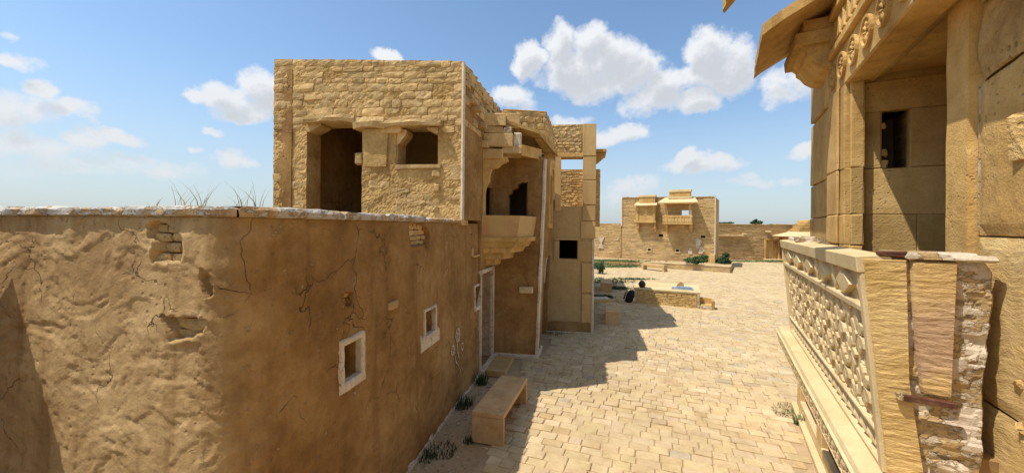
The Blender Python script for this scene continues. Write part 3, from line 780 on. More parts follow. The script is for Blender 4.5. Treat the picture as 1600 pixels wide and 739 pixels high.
# roof, floor, other walls of the room
bx = lambda p: prism([(v.x, v.y) for v in p], X_, Y_, Z_, O_, 0, 1)
def slab_poly(name, pts, z0, z1, m, parent): return obj(name, prism([(p.x, p.y) for p in pts], X_, Y_, Z_, O_, z0, z1), m, parent)
inn = .40
A_ = TPT(.05, -inn, 0); B_ = TPT(TWID - .42, -inn, 0); C_ = SW0 + SD * 4.6 - SN * inn; D_ = A_ + SD * 4.4
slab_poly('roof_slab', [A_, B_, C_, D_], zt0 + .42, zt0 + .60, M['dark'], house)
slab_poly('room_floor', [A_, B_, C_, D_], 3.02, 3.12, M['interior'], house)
obj('left_wall', wall(line_frame(TL, SD, -SN), 4.7, 0, zR, [], .4, None, 1.0), M['mud'], house)
obj('back_wall', wall(line_frame(TL + SD * 4.4, TE, -TN), TWID, 0, zR - .1, [], .4, None, 1.0), M['mud'], house)
# inner partition seen through the large opening
obj('partition', wall(line_frame(TPT(.45, -2.4, 0), TE, TN), TWID - .9, 3.1, zt0 + .42, [(.2, .75, 3.1, 4.6), (2.0, 2.5, 3.1, 4.3)], .2, None, .5), M['interior'], house)
# ---- ground-floor doorway in the street front (Y 8.18 .. 9.35)
DP = Vector((SX(8.18), 8.18, 0))
d_len = 1.35
dh = 2.25
obj('door_wall', wall(line_frame(DP, SD, SN), d_len, -.02, 3.32, [(.05, 1.02, .12, 2.18)], .45, sdisp, .08), M['mud'], house)
fr1 = join(frame_box(DP, SD, SN, Z_, (.0, .055), (-.28, .03), (.1, 2.2), .006, .004),
           frame_box(DP, SD, SN, Z_, (1.0, 1.09), (-.28, .045), (.1, 2.2), .006, .004),
           frame_box(DP, SD, SN, Z_, (.0, 1.09), (-.28, .04), (2.16, 2.24), .006, .004))
obj('door_frame', fr1, M['white'], house)
obj('door_sill', frame_box(DP, SD, SN, Z_, (-.02, 1.2), (-.40, .12), (0, .12), .015, .006), M['white'], house)
dl = obj('door_leaf', frame_box(DP + SD * .93 - SN * .02, (SD * -.15 - SN * .98).normalized(), (SD * .98 - SN * .15).normalized(), Z_, (.0, .42), (-.02, .03), (.13, 2.14), .004, .0), M['oldwood'], house)
slab_poly('passage_floor', [DP - SN * .4, DP + SD * 1.3 - SN * .4, DP + SD * 1.3 - SN * 2, DP - SN * 2], .0, .1, M['sand'], house)
obj('passage_wall', wall(line_frame(DP - SN * 1.6, SD, SN), 1.3, 0, 3.2, [], .2, None, 1), M['interior'], house)
obj('passage_side', wall(line_frame(DP + SD * 1.22 - SN * 1.6, SN, -SD), 1.2, 0, 3.2, [], .2, None, 1), M['mud'], house)
slab_poly('passage_ceiling', [DP - SN * .4, DP + SD * 1.3 - SN * .4, DP + SD * 1.3 - SN * 2, DP - SN * 2], 2.9, 3.0, M['dark'], house)
# doorstep slab lying in front of the sill
step = thing('doorstep', DP + SN * .4, 'flat sandstone step in front of the white door sill', 'step')
obj('step_slab', frame_box(DP, SD, SN, Z_, (.02, 1.0), (.13, .56), (0, .13), .012, .006), M['slab'], step)
# tap stub on the wall left of the door
uu, zz = on_street(737, 395); P, n = pf(uu); Q = P - n * BAT * zz
tp = thing('stone_peg', Q + Z_ * zz, 'small stone peg with a short bar on the mud wall left of the balcony', 'peg')
obj('peg_plate', frame_box(Q + Z_ * zz, SD, n, Z_, (-.05, .03), (-.02, .03), (-.07, .09), .008, .004), M['slab'], tp)
obj('peg_bar', frame_box(Q + Z_ * zz, SD, n, Z_, (.03, .42), (0, .05), (-.10, -.06), .006, .003), M['slab'], tp)
# ---- portico: near face, street face with arch, leaning corner
PN = Vector((-.16, -.987, 0)); PT = Vector((.987, -.16, 0))
NPB = G(838, 562); NPB.z = 0                      # near right corner on the ground
NP0 = NPB - PT * 1.08
def FP(px, py):
    P = HIT(px, py, NPB, PN); return (P - NP0).dot(PT), P.z
ar0 = FP(795, 290); ar1 = FP(824, 336)
pdisp = lambda u, z: .010 * noise.fractal(Vector((u * 2.5, z * 2.5, 19)), .8, 2.1, 4) + (.20 * (z / 5.4) if False else 0)
lb0 = FP(757, 290)[0]; lb1 = FP(770, 336)[0]
obj('portico_near_wall', wall(line_frame(NP0 - PT * .3, PT, PN), 1.42, -.02, 4.86, [(ar0[0] + .3, ar1[0] + .3, 3.42, 4.25), (max(.02, lb0 + .3), lb1 + .3, 3.42, 4.15)], .25, pdisp, .08), M['mud'], house)
# pointed head over the arched black opening
cu = [(0, 0), (0, .25), (.2, .32), (.28, .55), (.62, .62), (.72, .85), (1, 1), (1, 1.02), (-.02, 1.02)]
w_ = ar1[0] - ar0[0]
obj('arch_head', prism([(ar0[0] + p * w_ * .7, 3.85 + q * .41) for p, q in cu], PT, Z_, PN, NP0, -.2, .015), M['mud'], house)
slab_poly('inner_darkness_floor', [NP0 + SD * .3 - PT * 1.2, NPB + SD * .3, NPB + SD * 2.0, NP0 + SD * 2.0 - PT * 1.2], 3.3, 3.4, M['dark'], house)  # dark slabs added so the arched opening reads black
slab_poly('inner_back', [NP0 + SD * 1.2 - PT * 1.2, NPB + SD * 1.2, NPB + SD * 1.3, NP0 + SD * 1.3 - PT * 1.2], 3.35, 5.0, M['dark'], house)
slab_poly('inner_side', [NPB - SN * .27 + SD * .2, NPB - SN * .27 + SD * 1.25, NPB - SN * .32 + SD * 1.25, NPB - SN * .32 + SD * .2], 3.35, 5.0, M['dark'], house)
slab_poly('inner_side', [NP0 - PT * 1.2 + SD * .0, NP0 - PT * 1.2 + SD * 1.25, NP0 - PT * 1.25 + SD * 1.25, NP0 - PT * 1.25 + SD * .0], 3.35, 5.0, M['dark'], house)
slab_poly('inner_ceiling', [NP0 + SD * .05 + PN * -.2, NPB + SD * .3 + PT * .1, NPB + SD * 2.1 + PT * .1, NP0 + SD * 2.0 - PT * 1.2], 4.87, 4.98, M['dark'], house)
# street face
SP0 = NPB + PT * .0
def FPS(px, py):
    P = HIT(px, py, SP0 + SN * .1, SN); return (P - SP0).dot(SD), P.z
plen = 2.35
obj('portico_street_wall', wall(line_frame(SP0 - SN * .0, SD, SN), plen, -.02, 4.86, [(.85, 2.2, 0.0, 2.35)], .25, lambda u, z: .035 * z + .010 * noise.fractal(Vector((u * 2.5, z * 2.5, 29)), .8, 2.1, 4), .08), M['mud'], house)
at = []
for i in range(10):
    a = pi * i / 9 / 2
    at.append((.85 + .62 * (1 - cos(a)), 1.75 + .6 * sin(a)))
at2 = [(.85, 2.37), (1.47, 2.37)] + at[::-1]
obj('arch_spandrel', prism(at2 , SD, Z_, SN, SP0, -.2, .075), M['mud'], house)
tr = [(p[0] + .0, p[1]) for p in at]; outl = [(p[0] + .03, p[1] - .03) for p in at]
obj('arch_trim', prism(tr + outl[::-1], SD, Z_, SN, SP0, -.02, .095), M['white'], house)
slab_poly('porch_back', [SP0 - SN * 1.0, SP0 + SD * 2.4 - SN * 1.0, SP0 + SD * 2.4 - SN * 1.1, SP0 - SN * 1.1], 0, 3.3, M['interior'], house)
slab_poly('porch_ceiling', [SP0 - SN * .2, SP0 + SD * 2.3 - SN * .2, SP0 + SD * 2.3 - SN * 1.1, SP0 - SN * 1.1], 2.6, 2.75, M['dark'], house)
# whitewashed corner column, irregular and leaning outward
vs = []; fs = []; K = 60
for i in range(K + 1):
    z = 4.8 * i / K; w = .034 + .014 * noise.noise(Vector((z * 2.2, 0, 5))); P = NPB + SN * (.035 * z) + Z_ * z + PT * .012 * noise.noise(Vector((z * 1.2, 3, 0)))
    for (a, b) in ((-w, .005), (-w, .028), (.012, .034), (.04, .0), (.04, -.10)): vs.append(P + PT * a + PN * b)
for i in range(K):
    for j in range(4): fs.append((i * 5 + j, (i + 1) * 5 + j, (i + 1) * 5 + j + 1, i * 5 + j + 1))
obj('corner_column', (vs, fs), M['white'], house)
obj('portico_skirting', join(frame_box(NP0, PT, PN, Z_, (-.1, 1.10), (-.02, .05), (0, .12), .01, .008), frame_box(SP0, SD, SN, Z_, (0, .85), (-.02, .05), (0, .10), .01, .008)), M['white'], house)
u, z = FP(823, 452); obj('wall_shelf', frame_box(NP0, PT, PN, Z_, (u - .17, u + .16), (-.02, .14), (z - .08, z + .07), .02, .01), M['cream'], house)
# carved slit window on the portico's street face
u0_, z1_ = FPS(857, 275); u1_, z0_ = FPS(863, 358)
cw = obj('carved_window', join(*[frame_box(SP0 + SN * .12, SD, SN, Z_, q, (-.02, .06), r_, .006, .003) for q, r_ in (((1.0, 1.12), (3.3, 4.6)), ((1.75, 1.87), (3.3, 4.6)), ((1.0, 1.87), (4.6, 4.75)), ((.95, 1.92), (3.15, 3.3)), ((1.1, 1.8), (4.75, 4.95)))]), M['gold'], house)
obj('window_panel', frame_box(SP0 + SN * .12, SD, SN, Z_, (1.12, 1.75), (-.02, .015), (3.3, 4.6)), M['slab'], cw)
# ---- balcony (jharokha)
balc = obj('balcony_parapet', ([], []), M['slab'], house)
bl_a = Vector((SX(8.25), 8.25, 0)); bl_b = W(812.5, 337, 8.35); bl_b.z = 0; bl_c = W(839, 337, 9.2); bl_c.z = 0
def poly_slab(pts, z0, z1, sc0=1.0, sc1=1.0, cen=None):
    n = len(pts); vs = []
    for z, s in ((z0, sc0), (z1, sc1)):
        for p in pts: q = cen + (p - cen) * s; vs.append(Vector((q.x, q.y, z)))
    return vs, [tuple(range(n))[::-1], tuple(range(n, 2 * n))] + [(i, (i + 1) % n, n + (i + 1) % n, n + i) for i in range(n)]
bl_d = Vector((SX(9.3), 9.3, 0)); cen = (bl_a + bl_d) / 2 - SN * .05
bp = [bl_a, bl_b, bl_c, bl_d]
zt_ = W(812, 337, 8.35).z; zb_ = W(812, 371, 8.35).z
def panel(pa, pb, m, sc0=.93):
    d = (pb - pa); t = d.normalized(); n = Vector((t.y, -t.x, 0))
    qa = cen + (pa - cen) * sc0; qb = cen + (pb - cen) * sc0
    vs = [qa + Z_ * zb_, qb + Z_ * zb_, pb + Z_ * zt_, pa + Z_ * zt_]; vs += [v - n * .06 for v in vs]
    vs = [Vector(v) for v in vs]
    return obj('parapet_panel', (vs, [(0, 1, 2, 3), (7, 6, 5, 4), (0, 4, 5, 1), (1, 5, 6, 2), (2, 6, 7, 3), (3, 7, 4, 0)]), m, balc, org=ORG[balc])
panel(bl_a, bl_b, M['redslab']); panel(bl_b, bl_c, M['slab'])
obj('balcony_floor', poly_slab(bp, zb_ - .10, zb_, .97, .99, cen), M['gold'], house)
zz = zb_ - .10
for (s_, h) in ((.90, .13), (.78, .12), (.56, .15), (.30, .14)):
    obj('bracket_course', poly_slab(bp, zz - h + .004, zz - .003, s_ * .93, s_, cen), M['gold'], house); zz -= h
# stone stack and cusped half-arch at the near side of the balcony
YF = 8.32
def WP(px, py): return W(px, py, YF)
def yprism(name, pts, t, m, dep=.0):
    vs = [W(x, y, YF + dep) for x, y in pts]; vs += [v + Vector((.02, t, 0)) for v in vs]; n = len(pts)
    return obj(name, (vs, [tuple(range(n)), tuple(range(n, 2 * n))[::-1]] + [(i, n + i, n + (i + 1) % n, (i + 1) % n) for i in range(n)]), m, house)
def yblock(name, x0, y0, x1, y1, t, m, dep=.0):
    a = W(x0, y1, YF + dep); b = W(x1, y0, YF + dep)
    return obj(name, frame_box(O_, X_, Y_, Z_, (a.x, b.x), (a.y, a.y + t), (a.z, b.z), .018, .012), m, house)
yprism('cusped_bracket', [(748, 247), (792, 245), (794, 251), (783, 256), (777, 262), (768, 264), (765, 271), (764, 283), (759, 291), (757, 300), (757, 337), (748, 337)], .16, M['gold'])
yblock('capital', 749, 232, 786, 248, .22, M['slab'], -.04)
yblock('wall_stone', 744, 209, 802, 229, .55, M['tower'])
yblock('wall_stone', 756, 197, 786, 208, .5, M['tower'], .03)
yblock('wall_stone', 784, 228, 816, 240, .6, M['tower'], .05)
yblock('wall_stone', 745, 177, 791, 196, .5, M['tower'], .01)
yblock('wall_stone', 790, 177, 812, 200, .5, M['tower'], .12)
yblock('wall_stone', 802, 208, 815, 232, .5, M['white'], .08)
yblock('wall_stone', 786, 199, 800, 209, .4, M['plaster'], .02)
# eave slab along the portico
ea = W(792, 203, 8.4); eb = W(842, 209, 8.4); ec = W(872, 245, 11.1); ed = ec - SN * .95 + Z_ * .22; ea.z = eb.z + .22
vs = [ea, eb, ec, ed]; vs += [v + Z_ * .07 for v in vs]
obj('eave_slab', (vs, [(0, 3, 2, 1), (4, 5, 6, 7), (0, 1, 5, 4), (1, 2, 6, 5), (2, 3, 7, 6), (3, 0, 4, 7)]), M['gold'], house)
vs = [W(786, 236, 8.6), W(815, 243, 8.6), W(846, 250, 9.3), W(790, 246, 9.3)]; vs += [v + Z_ * .25 for v in vs]
obj('roof_beam', (vs, [(0, 3, 2, 1), (4, 5, 6, 7), (0, 1, 5, 4), (1, 2, 6, 5), (2, 3, 7, 6), (3, 0, 4, 7)]), M['gold'], house)
# parapet of the portico: stones on a core
pp0 = W(786, 200, 8.95); pz0 = 5.35; pz1 = W(853, 174, 9.1).z
ppr = W(853, 200, 9.1); ppr.z = 0; pp0.z = 0
ex = (ppr - pp0).normalized(); nn_ = Vector((ex.y, -ex.x, 0)); Lp = (ppr - pp0).length
obj('portico_parapet', join(wall(line_frame(pp0, ex, nn_), Lp, pz0, pz1, [], .25, None, .3), wall(line_frame(ppr, SD, SN), 2.3, pz0 - .1, pz1, [], .25, None, .3)), M['towermud'], house)
rs = random.Random(21)
for (P0, e, n, L_) in ((pp0, ex, nn_, Lp), (ppr, SD, SN, 2.3)):
    z = pz0 + .02
    while z < pz1 - .02:
        rh = min(rs.choice((.11, .13, .15)), pz1 - z); u = 0
        while u < L_ - .04:
            w = min(rs.uniform(.16, .34), L_ - u); obj('stone', stone(P0, e, n, u + .006, u + w - .006, z + .005, z + rh - .006, rs.uniform(.015, .035), .05, .02, 3, 2), M['tower'], house, org=P0 + e * u + Z_ * z); u += w
        z += rh
# ================================================================== second, roofless building behind the portico
BY = G(926, 521); BY.z = 0
BT = Vector((1, 0, 0)).lerp(Vector((.985, -.12, 0)), 1).normalized(); BN = Vector((BT.y, -BT.x, 0))
BL = BY - BT * 1.75
ruin = thing('roofless_building', (2.0, 12.5, 0), 'tall roofless stone building with a sky-lit upper window and a column of orange slabs', 'building')
def FB(px, py):
    P = HIT(px, py, BY, BN); return (P - BL).dot(BT), P.z
BZ = FB(930, 194)[1]
wa, wz1 = FB(877, 247); wb, wz0 = FB(911, 330); da, dz1 = FB(874, 375); db, dz0 = FB(902, 405)
wz0 = FB(900, 322)[1]
obj('near_wall', wall(line_frame(BL, BT, BN), 1.75, -.02, BZ, [(wa, wb, wz0, wz1), (da, db, dz0, dz1)], .3, lambda u, z: .012 * nz((u, z, 3), 2.5), .08), M['farmud'], ruin)
for (x0, y0, x1, y1, m) in ((911, 194, 931, 244, 'slab'), (911, 245, 931, 281, 'slab'), (911, 282, 931, 320, 'slab'), (910, 321, 930, 345, 'slab'), (908, 346, 930, 373, 'slab'), (903, 376, 928, 409, 'slab'), (909, 411, 927, 457, 'slab'), (909, 459, 927, 519, 'slab'),
                            (868, 246, 876, 330, 'slab'), (868, 240, 911, 246, 'gold'), (866, 372, 903, 375.5, 'slab'), (866, 376, 873, 408, 'slab')):
    ua, zt = FB(x0, y0); ub, zb = FB(x1, y1)
    obj('wall_slab', frame_box(BL, BT, BN, Z_, (ua, ub), (-.02, random.uniform(.03, .045)), (zb + .006, zt - .006), .006, .003), M[m], ruin, org=BL + BT * ua + Z_ * zb)
# rough masonry above the window
z = wz1 + .07; rs = random.Random(9)
while z < BZ - .02:
    rh = min(rs.choice((.09, .11, .13)), BZ - z); u = .0
    lim = FB(911, 0)[0]
    while u < lim - .05:
        w = min(rs.uniform(.15, .3), lim - u); obj('stone', stone(BL, BT, BN, u + .006, u + w - .006, z + .005, z + rh - .006, rs.uniform(.012, .03), .05, .02, 3, 2), M['tower'], ruin, org=BL + BT * u + Z_ * z); u += w
    z += rh
ua, zt = FB(848, 500); ub, zb = FB(925, 519)
obj('plinth', frame_box(BL, BT, BN, Z_, (-.2, 1.68), (-.02, .06), (0, .34), .02, .01), M['mud'], ruin)
obj('corner_trim', join(frame_box(BY, BT, BN, Z_, (-.045, .02), (-.02, .055), (0, 2.8), .006, .004), frame_box(BL, BT, BN, Z_, (-.2, 1.75), (.04, .10), (0, .05), .01, .004)), M['white'], ruin)
BSD = Vector((.20, .98, 0)).normalized(); BSN = Vector((BSD.y, -BSD.x, 0))
obj('street_wall', wall(line_frame(BY, BSD, BSN), 4.0, -.02, BZ, [], .3, lambda u, z: .015 * nz((u, z, 5), 2), .2), M['farmud'], ruin)
obj('street_wall', wall(line_frame(BY + BSD * 4.0, BSD, BSN), 6.5, -.02, 4.4, [], .3, lambda u, z: .015 * nz((u, z, 5), 2) - .1, .3), M['farmud'], ruin)
# inner back wall with stone courses, lit through the open roof
IB = BL + BSD * 3.2 - BT * .6; zi = H + (353 - 265) / 600 * (IB.y + .0)
obj('inner_wall', wall(line_frame(IB, BT, BN), 2.6, 3.2, zi, [], .3, None, .3), M['towermud'], ruin)
z = wz0 - .4; 
while z < zi - .02:
    rh = min(rs.uniform(.08, .11), zi - z); u = 0
    while u < 2.6:
        w = min(rs.uniform(.16, .3), 2.6 - u); obj('stone', stone(IB, BT, BN, u + .006, u + w - .006, z + .005, z + rh - .006, rs.uniform(.015, .03), .04, .02, 2, 2), M['tower'], ruin, org=IB + BT * u + Z_ * z); u += w
    z += rh
slab_poly('upper_floor', [BL - BT * .6 + BSD * .28, BY + BSD * .28 - BT * .28, BY + BSD * 4 - BT * .28, BL - BT * .6 + BSD * 4], wz0 - .9, wz0 - .75, M['interior'], ruin)
slab_poly('rear_wall', [BL - BT * .6 + BSD * 3.5, BY + BSD * 3.5 - BT * .28, BY + BSD * 3.8 - BT * .28, BL - BT * .6 + BSD * 3.8], 0, 3.2, M['dark'], ruin)
slab_poly('inner_side_wall', [BL - BT * .4 + BSD * .3, BL - BT * .4 + BSD * 3.6, BL - BT * .6 + BSD * 3.6, BL - BT * .6 + BSD * .3], 0, 3.6, M['dark'], ruin)
# eave and little bracket on its street side
a = W(933, 234, 12.4); vs = []
ev = obj('eave_slab', frame_box(Vector((BY.x, BY.y, 0)) + BSD * .8, BSD, BSN, Z_, (0, 1.2), (0, .38), (W(940, 238, 12.4).z - .02, W(940, 238, 12.4).z + .08), .01, .005), M['gold'], ruin)
obj('eave_bracket', prism([(0, 0), (.34, 0), (.26, -.2), (.1, -.34), (0, -.36)], BSN, Z_, BSD, BY + BSD * .9 + Z_ * (W(940, 238, 12.4).z - .03), 0, .1), M['gold'], ruin)
obj('corbel_stone', frame_box(BY + BSD * .8, BSD, BSN, Z_, (0, .2), (0, .16), (W(934, 282, 12.4).z, W(934, 276, 12.4).z), .01, .003), M['gold'], ruin)

# ================================================================== stone benches
def bench(P, dirv, length, width, hgt, label, group='stone benches along the courtyard', th=.07):
    d = Vector(dirv).normalized(); n = Vector((d.y, -d.x, 0)); t = thing('stone_bench', P, label, 'bench', group)
    obj('seat', frame_box(Vector(P), d, n, Z_, (0, length), (0, width), (hgt - th, hgt), .006, .0015), M['bench'], t)
    for a in (0, length - th): obj('leg', frame_box(Vector(P), d, n, Z_, (a, a + th), (0.001, width - .001), (0, hgt - th - .002), .006, .0015), M['bench'], t)
    return t
q = G(737, 692); r_ = G(785, 703); Pb = Vector((q.x, q.y, .02))
w1 = (Vector((r_.x, r_.y, 0)) - Vector((q.x, q.y, 0))).length
bench(Pb, (.29, 1, 0), 1.42, w1, .46, 'large smooth stone bench nearest the camera, beside the mud wall')
q = G(946, 509); r_ = G(970, 510); bench(Vector((q.x, q.y, .02)), (.24, 1, 0), 1.5, abs(r_.x - q.x), .45, 'stone bench in the shade beside the tall building, end on to the camera')
q = G(938, 457); r_ = G(955, 457); bench(Vector((q.x, q.y, .02)), (.26, 1, 0), 1.5, abs(r_.x - q.x), .45, 'stone bench behind the other shaded bench, closest to the dark bushes')
q = G(1008, 421); r_ = G(1043, 425); dd = r_ - q
bn = bench(Vector((q.x, q.y, .02)), dd, dd.length, .45, .5, 'thin-legged stone bench standing against the low terrace wall far off', th=.16)
# low block and planter between the benches
bt = thing('stone_block', G(936, 474), 'low grey stone block on the paving left of the shaded bench', 'block')
obj('block_body', frame_box(ORG[bt], X_, Y_, Z_, (-.25, .55), (0, .5), (0, .16), .02, .01), M['slab'], bt)
obj('block_cap', frame_box(ORG[bt], X_, Y_, Z_, (-.3, .45), (.05, .5), (.16, .2), .01, .01), M['white'], bt)

# ================================================================== well platform in the courtyard
plat = thing('stone_platform', G(1040, 480), 'low rectangular stone platform with a pale top in the middle of the courtyard', 'platform')
pa = G(991, 474); pb = G(1093, 483); pa.z = pb.z = 0; e = (pb - pa).normalized(); n = Vector((e.y, -e.x, 0)); Lp = (pb - pa).length; pd = 2.1; ph = .62
obj('platform_core', frame_box(pa, e, -n, Z_, (.02, Lp - .02), (.03, pd), (0, ph - .02)), M['sand'], plat)
rs = random.Random(33)
for (P0, ee, nn, L_) in ((pa, e, n, Lp), (pb, -n, e, pd)):
    z = .02
    while z < ph - .08:
        rh = min(rs.uniform(.055, .10), ph - .04 - z); u = .1
        while u < L_ - .12:
            w = min(rs.uniform(.15, .42), L_ - .1 - u); obj('stone', stone(P0, ee, nn, u + .005, u + w - .005, z + .004, z + rh - .005, rs.uniform(.01, .035), .05, .015, 2, 1), M['goldstrata'], plat, org=P0 + ee * u + Z_ * z); u += w
        z += rh
obj('platform_top', frame_box(pa, e, -n, Z_, (-.03, Lp + .03), (-.04, pd), (ph - .03, ph + .05), .012, .004), M['cream'], plat)
for a in (0, Lp - .09): obj('corner_post', frame_box(pa, e, n, Z_, (a, a + .1), (-.03, .045), (0, ph - .035), .01, .003), M['plaster'], plat)
def lathe(c, prof, seg=20):
    vs = []; fs = []
    for r0, z in prof:
        for k in range(seg): a = 2 * pi * k / seg; vs.append(Vector((c.x + r0 * cos(a), c.y + r0 * sin(a), c.z + z)))
    for i in range(len(prof) - 1):
        for k in range(seg): fs.append((i * seg + k, i * seg + (k + 1) % seg, (i + 1) * seg + (k + 1) % seg, (i + 1) * seg + k))
    fs.append(tuple(range(seg))[::-1]); fs.append(tuple((len(prof) - 1) * seg + k for k in range(seg)))
    return vs, fs
pc = pa + e * .28 - n * .25 + Z_ * (ph + .05)
tag(obj('round_pot', lathe(pc, [(.06, 0), (.11, .02), (.145, .09), (.14, .17), (.10, .235), (.07, .25), (.075, .275), (.055, .275), (.05, .24)]), M['blackpot'], org=pc, smooth=True), 'round black pot on the left corner of the stone platform', 'pot')
# black rucksack leaning on the platform's end
bk = pa - e * .23 + n * .02
bag = thing('backpack', bk, 'black backpack leaning against the left end of the platform', 'backpack')
def softbox(c, ax, ay, r_, seg=14, rings=10, pw=.75, taper=.25, lean=.0):
    vs = []; fs = []
    sg = lambda x, p: math.copysign(abs(x) ** p, x)
    for i in range(rings + 1):
        ph_ = -pi / 2 + pi * i / rings
        for k in range(seg):
            th = 2 * pi * k / seg; cz = sg(sin(ph_), pw); cr = sg(cos(ph_), pw)
            x = sg(cos(th), pw) * cr * r_[0] * (1 - taper * (cz + 1) / 2); y = sg(sin(th), pw) * cr * r_[1] * (1 - taper * (cz + 1) / 2); z = cz * r_[2]
            vs.append(c + ax * (x + lean * (z + r_[2])) + ay * y + Z_ * (z + r_[2]))
    for i in range(rings):
        for k in range(seg): fs.append((i * seg + k, i * seg + (k + 1) % seg, (i + 1) * seg + (k + 1) % seg, (i + 1) * seg + k))
    return vs, fs
obj('bag_body', softbox(bk + Z_ * .03, e, n, (.20, .16, .27), lean=.25, taper=.3), M['black'], bag, smooth=True)
obj('front_pocket', softbox(bk + n * .14 - e * .03 + Z_ * .06, e, n, (.13, .05, .13), lean=.2), M['black'], bag, smooth=True)
obj('shoulder_strap', prism([(-.03, 0), (.0, .0), (.10, .30), (.06, .34), (-.04, .05)], e, Z_, n, bk - e * .17 + Z_ * .15, .02, .05), M['black'], bag)
cb = bk - e * .36 + n * .1
tag(obj('paper_scrap', join(frame_box(cb, (e * .4 + n * .9).normalized(), n.cross(Z_), Z_, (-.12, .14), (-.05, .05), (.035, .09), .012, .01), frame_box(cb + Z_ * .08 - e * .05, e, n, Z_, (-.06, .04), (-.04, .04), (0, .13), .01, .01)), M['cream'], org=cb), 'crumpled pale bag on the paving left of the black backpack', 'bag')
c2 = pa + e * 1.75 - n * .55 + Z_ * (ph + .05)
tag(obj('plastic_sheet', join(frame_box(c2, e, n, Z_, (-.32, .5), (-.2, .22), (0, .05), .01, .01), frame_box(c2, e, n, Z_, (-.1, .42), (-.1, .2), (.05, .10), .01, .012)), M['blue'], org=c2), 'folded blue-grey sheet lying on the platform top', 'sheet')
tag(obj('wedge_stone', prism([(-.16, 0), (.16, 0), (.13, .2), (.02, .26), (-.1, .14)], e, Z_, n, c2 - n * .35, -.1, .1), M['gold'], org=c2), 'tan upright stone wedge behind the blue sheet on the platform', 'stone')
# small trough / steps at its right end
ct = pb + e * .03
cr = thing('stone_trough', ct, 'small broken stone step box joined to the right end of the platform', 'step')
obj('box_back', frame_box(ct, e, -n, Z_, (.0, .42), (.3, .42), (0, .42), .01, .008), M['gold'], cr)
obj('box_side', frame_box(ct, e, -n, Z_, (.40, .50), (-.05, .42), (0, .36), .01, .008), M['gold'], cr)
obj('box_step', frame_box(ct, e, -n, Z_, (.0, .40), (-.12, .3), (0, .14), .02, .012), M['plaster'], cr)
obj('box_bottom', frame_box(ct, e, -n, Z_, (.0, .40), (-.05, .3), (.14, .2), .012, .012), M['goldstrata'], cr)

# ================================================================== far building, terrace, far walls
TD = (TERR_B - TERR_A).normalized(); TNn = Vector((TD.y, -TD.x, 0))
ter = thing('terrace', TERR_A, 'low stone-faced terrace with a white edge in front of the far building', 'terrace')
TLn = (TERR_B - TERR_A).length; TZ = .42
slab_poly('terrace_fill', [TERR_A - TD * 4, TERR_B, TERR_B - TNn * 4.5, TERR_A - TD * 4 - TNn * 6], 0, TZ - .02, M['sand'], ter)
def courses(P0, ex, n, L, z0, z1, hlo, hhi, wlo, whi, seed, holes=(), proud=(.0, .03), dens=1.0, topf=None):
    r = random.Random(seed); V = []; Fq = []; T = []; z = z0
    while z < z1 - .01:
        rh = min(r.uniform(hlo, hhi), z1 - z); u = 0
        while u < L - .01:
            w = min(r.uniform(wlo, whi), L - u)
            if not any(u + w > h[0] and u < h[1] and z + rh > h[2] and z < h[3] for h in holes) and r.random() < dens:
                d = r.uniform(*proud); g = .006; k = len(V); zz0 = z + g; zz1 = z + rh - g; j = r.uniform(-.01, .01)
                for (a, b, c) in ((u + g, -.04, zz0), (u + w - g, -.04, zz0), (u + w - g, -.04, zz1), (u + g, -.04, zz1), (u + g * 2, d, zz0 + .01), (u + w - g * 2, d + j, zz0 + .01), (u + w - g * 2, d + j, zz1 - .01), (u + g * 2, d, zz1 - .008)):
                    V.append(P0 + ex * a + n * b + Z_ * c)
                Fq += [(k + 4, k + 5, k + 6, k + 7), (k, k + 1, k + 5, k + 4), (k + 1, k + 2, k + 6, k + 5), (k + 2, k + 3, k + 7, k + 6), (k + 3, k, k + 4, k + 7)]
                v = r.gauss(1, .10); T += [(v, v * r.uniform(.94, 1.02), v * r.uniform(.86, 1.02))] * 8
            u += w
        z += rh
    return (V, Fq), T
vf, T = courses(TERR_A - TD * 4, TD, TNn, TLn + 4, .0, TZ, .09, .14, .3, .8, 1)
tag(obj('facing_stones', vf, M['farwall'], ter, tone=T), kind='stuff')
obj('terrace_edge', frame_box(TERR_A - TD * 4, TD, TNn, Z_, (0, TLn + 4), (-.35, .03), (TZ, TZ + .05), .01, .01), M['cream'], ter)
vf, T = courses(TERR_B, -TNn, TD, 2.0, .0, TZ, .09, .14, .3, .8, 2); tag(obj('end_stones', vf, M['farwall'], ter, tone=T), kind='stuff')
FA = Vector((9.85, 34.5, 0)); FBp = W(1117, 400, 30.6); FBp.z = 0
FD = (FBp - FA).normalized(); FN = Vector((FD.y, -FD.x, 0)); FL = (FBp - FA).length
def FF(px, py, off=0):
    P = HIT(px, py, FA + FN * off, FN); return (P - FA).dot(FD), P.z
far = thing('far_building', FA, 'far two-storey stone building with two carved hanging balconies under canopies', 'building')
FZ = (FF(970, 309)[1] + FF(1115, 308)[1]) / 2
def fr2(a, b): (x0, z1), (x1, z0) = FF(*a), FF(*b); return (x0, x1, z0, z1)
fh = [fr2((1064, 328), (1080, 337.5)), fr2((1029, 366), (1036, 370)), fr2((1095, 367.5), (1102, 371.5)), fr2((1012, 388), (1017, 392)), fr2((1056, 389.5), (1061, 393.5))]
ftop = lambda u: FF(970, 309)[1] + (FF(1115, 308)[1] - FF(970, 309)[1]) * u / FL
obj('front_wall', wall(line_frame(FA - FN * .05, FD, FN), FL, 0, FZ, fh, .45, None, 1.5, top=ftop), M['farmud'], far)
vf, T = courses(FA - FN * .05, FD, FN, FL, .45, min(ftop(0), ftop(FL)), .085, .13, .25, .75, 4, fh, (.005, .035), .93)
tag(obj('wall_stones', vf, M['farwall'], far, tone=T), kind='stuff')
